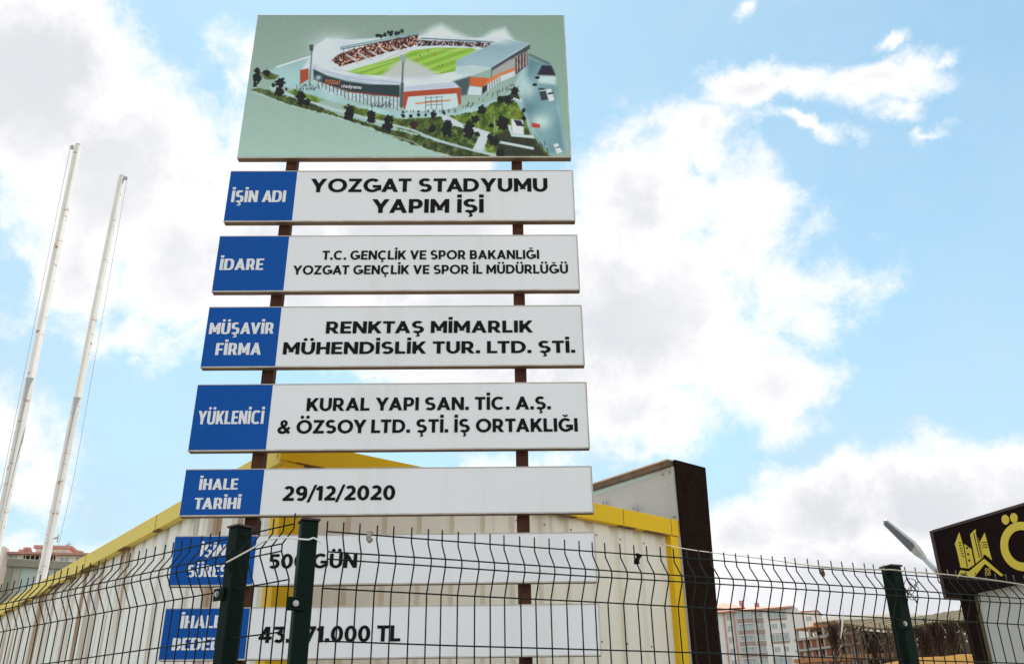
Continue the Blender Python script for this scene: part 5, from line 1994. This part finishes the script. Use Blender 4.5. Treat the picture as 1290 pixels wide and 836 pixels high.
def hh(x, y):
    return HP.hit(x / 4.495, 650 + y / 4.495)


zE = hh(200, 208)[1]
sE = hh(520, 210)[0]
c = MB(); c.slab(HP, -6, sE, 0, zE, -12, 0)
c.build('wall', M['house_cream'], house)
c = MB()
a, b = -7, sE + .8
zr = hh(260, 166)[1]
p = HP.pt
A_, B_, C_, D_ = p(a, zE, .9), p(b, zE, .9), p(b, zE, -13), p(a, zE, -13)
R1, R2 = p(a + 8, zr, -6), p(b - 8, zr, -6)
c.poly([A_, B_, R2, R1]); c.poly([B_, C_, R2]); c.poly([C_, D_, R1, R2]); c.poly([D_, A_, R1])
lo = [v - Vector((0, 0, .3)) for v in (A_, B_, C_, D_)]
q4 = (A_, B_, C_, D_)
for i in range(4):
    c.poly([lo[i], lo[(i + 1) % 4], q4[(i + 1) % 4], q4[i]])
c.poly(lo[::-1])
rf = c.build('roof', M['roof_tile'], house)
# dormer block
a, b = hh(152, 160)[0], hh(345, 160)[0]
zd = hh(250, 150)[1]
c = MB(); c.slab(HP, a, b, zE + .2, zd, -9, -4.2)
dm = c.build('dormer', M['house_cream'], house)
c = MB(); c.slab(HP, a - .3, b + .4, zd + .002, zd + .45, -9.3, -3.8)
c.build('dormer_roof', M['roof_tile'], dm)
for x0_, x1_ in ((165, 188), (300, 330)):
    win(house, VP(*HP.pt(0, 0, -4.2).xy, az_h), hh(x0_, 160)[0], hh(x1_, 160)[0], zE + 1.1, zd - .3, 1, 0, 0)
for x_, yt in ((58, 150), (85, 140), (98, 138), (112, 140), (392, 160), (405, 158), (418, 162), (208, 120), (335, 126)):
    s_, z_ = hh(x_, yt)
    c = MB()
    c.slab(HP, s_ - .32, s_ + .32, zE + .3, z_ - .35, -5, -4.3)
    c.slab(HP, s_ - .2, s_ + .2, z_ - .35, z_, -4.85, -4.45)
    c.build('chimney', M['roof_tile'], rf)
c = MB(); c.slab(HP, hh(78, 160)[0], hh(122, 160)[0], zE + .4, hh(100, 168)[1], -5.2, -4.2)
c.build('chimney', M['taupe'], rf)
for x_, yt in ((245, 120), (338, 105), (165, 132)):
    s_, z_ = hh(x_, yt)
    c = MB(); c.tube([HP.pt(s_, zE + 1, -5), HP.pt(s_, z_, -5)], .06, 4)
    c.tube([HP.pt(s_ - .5, z_ - .4, -5), HP.pt(s_ + .5, z_ - .3, -5)], .05, 4)
    c.build('antenna', M['antenna'], rf)
for k in range(9):
    dzf = k * 3.0
    for x0_, x1_, ya, yb, ml, gl_ in ((55, 100, 208, 244, 1, 'window_glass'), (340, 387, 228, 272, 1, 'window_glass'), (430, 470, 226, 268, 1, 'window_glass'), (-60, -10, 205, 244, 1, 'window_glass')):
        s0_, z1_ = hh(x0_, ya); s1_, z0_ = hh(x1_, yb)
        if z0_ - dzf < 1:
            continue
        win(house, HP, s0_, s1_, z0_ - dzf, z1_ - dzf, 1, 0, ml, gl_)
    s0_, z1_ = hh(136, 222); s1_, z0_ = hh(310, 262)
    if z0_ - dzf > 1:
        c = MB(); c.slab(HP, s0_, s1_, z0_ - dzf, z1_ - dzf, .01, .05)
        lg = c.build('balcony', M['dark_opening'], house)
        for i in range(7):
            s_ = s0_ + (s1_ - s0_) * (i + .5) / 7
            c = MB(); c.slab(HP, s_ - .05, s_ + .05, z0_ - dzf, z1_ - dzf, .051, .12)
            c.build('baluster', M['house_cream'], lg)
        c = MB(); c.slab(HP, s0_ - .2, s1_ + .2, z0_ - dzf - .9, z0_ - dzf - .01, .01, .7)
        c.build('balcony_parapet', M['house_cream'], house)
# projecting left bay
c = MB(); c.slab(HP, -5, hh(48, 220)[0], 0, hh(30, 186)[1], .01, 2.0)
c.build('bay', M['house_cream'], house)

# ------------------------------------------------------------------ grey metal shed behind the cabin at the left
SR_ = 16.0
S0 = at_range(15, 704, SR_)
s_top0 = at_range(15, 703, SR_)
SA = VP(s_top0.x, s_top0.y, rad(68))
shed = thing('metal_shed', 'grey metal shed with dark roof edge behind the left flagpole', 'shed', SA.pt(.8, 0))
zA_ = SA.hit(17, 704)[1]
sr = SA.hit(90, 716)[0]
c = MB(); c.slab(SA, 0, SA.hit(28, 710)[0], 0, zA_ - .12, -.05, 0)
c.build('side_sheet', M['shed_grey'], shed)
c = MB(); c.slab(SA, SA.hit(28, 710)[0] + .003, sr + 2, 0, zA_ - .12, -.06, -.012)
c.build('front_sheet', M['shed_blue'], shed)
c = MB(); c.slab(SA, -.05, sr + 2.1, zA_ - .12, zA_, -2.5, .08)
c.build('roof_edge', M['shed_roof'], shed, bevel=.01)
c = MB(); c.slab(SA, -.04, .05, 0, zA_ - .121, -.1, .03)
c.build('corner_post', M['shed_roof'], shed)
SB = VP(s_top0.x, s_top0.y, rad(-22))
c = MB(); c.slab(SB, .06, 2.4, 0, zA_ - .12, .0, .05)
c.build('back_sheet', M['shed_grey'], shed)
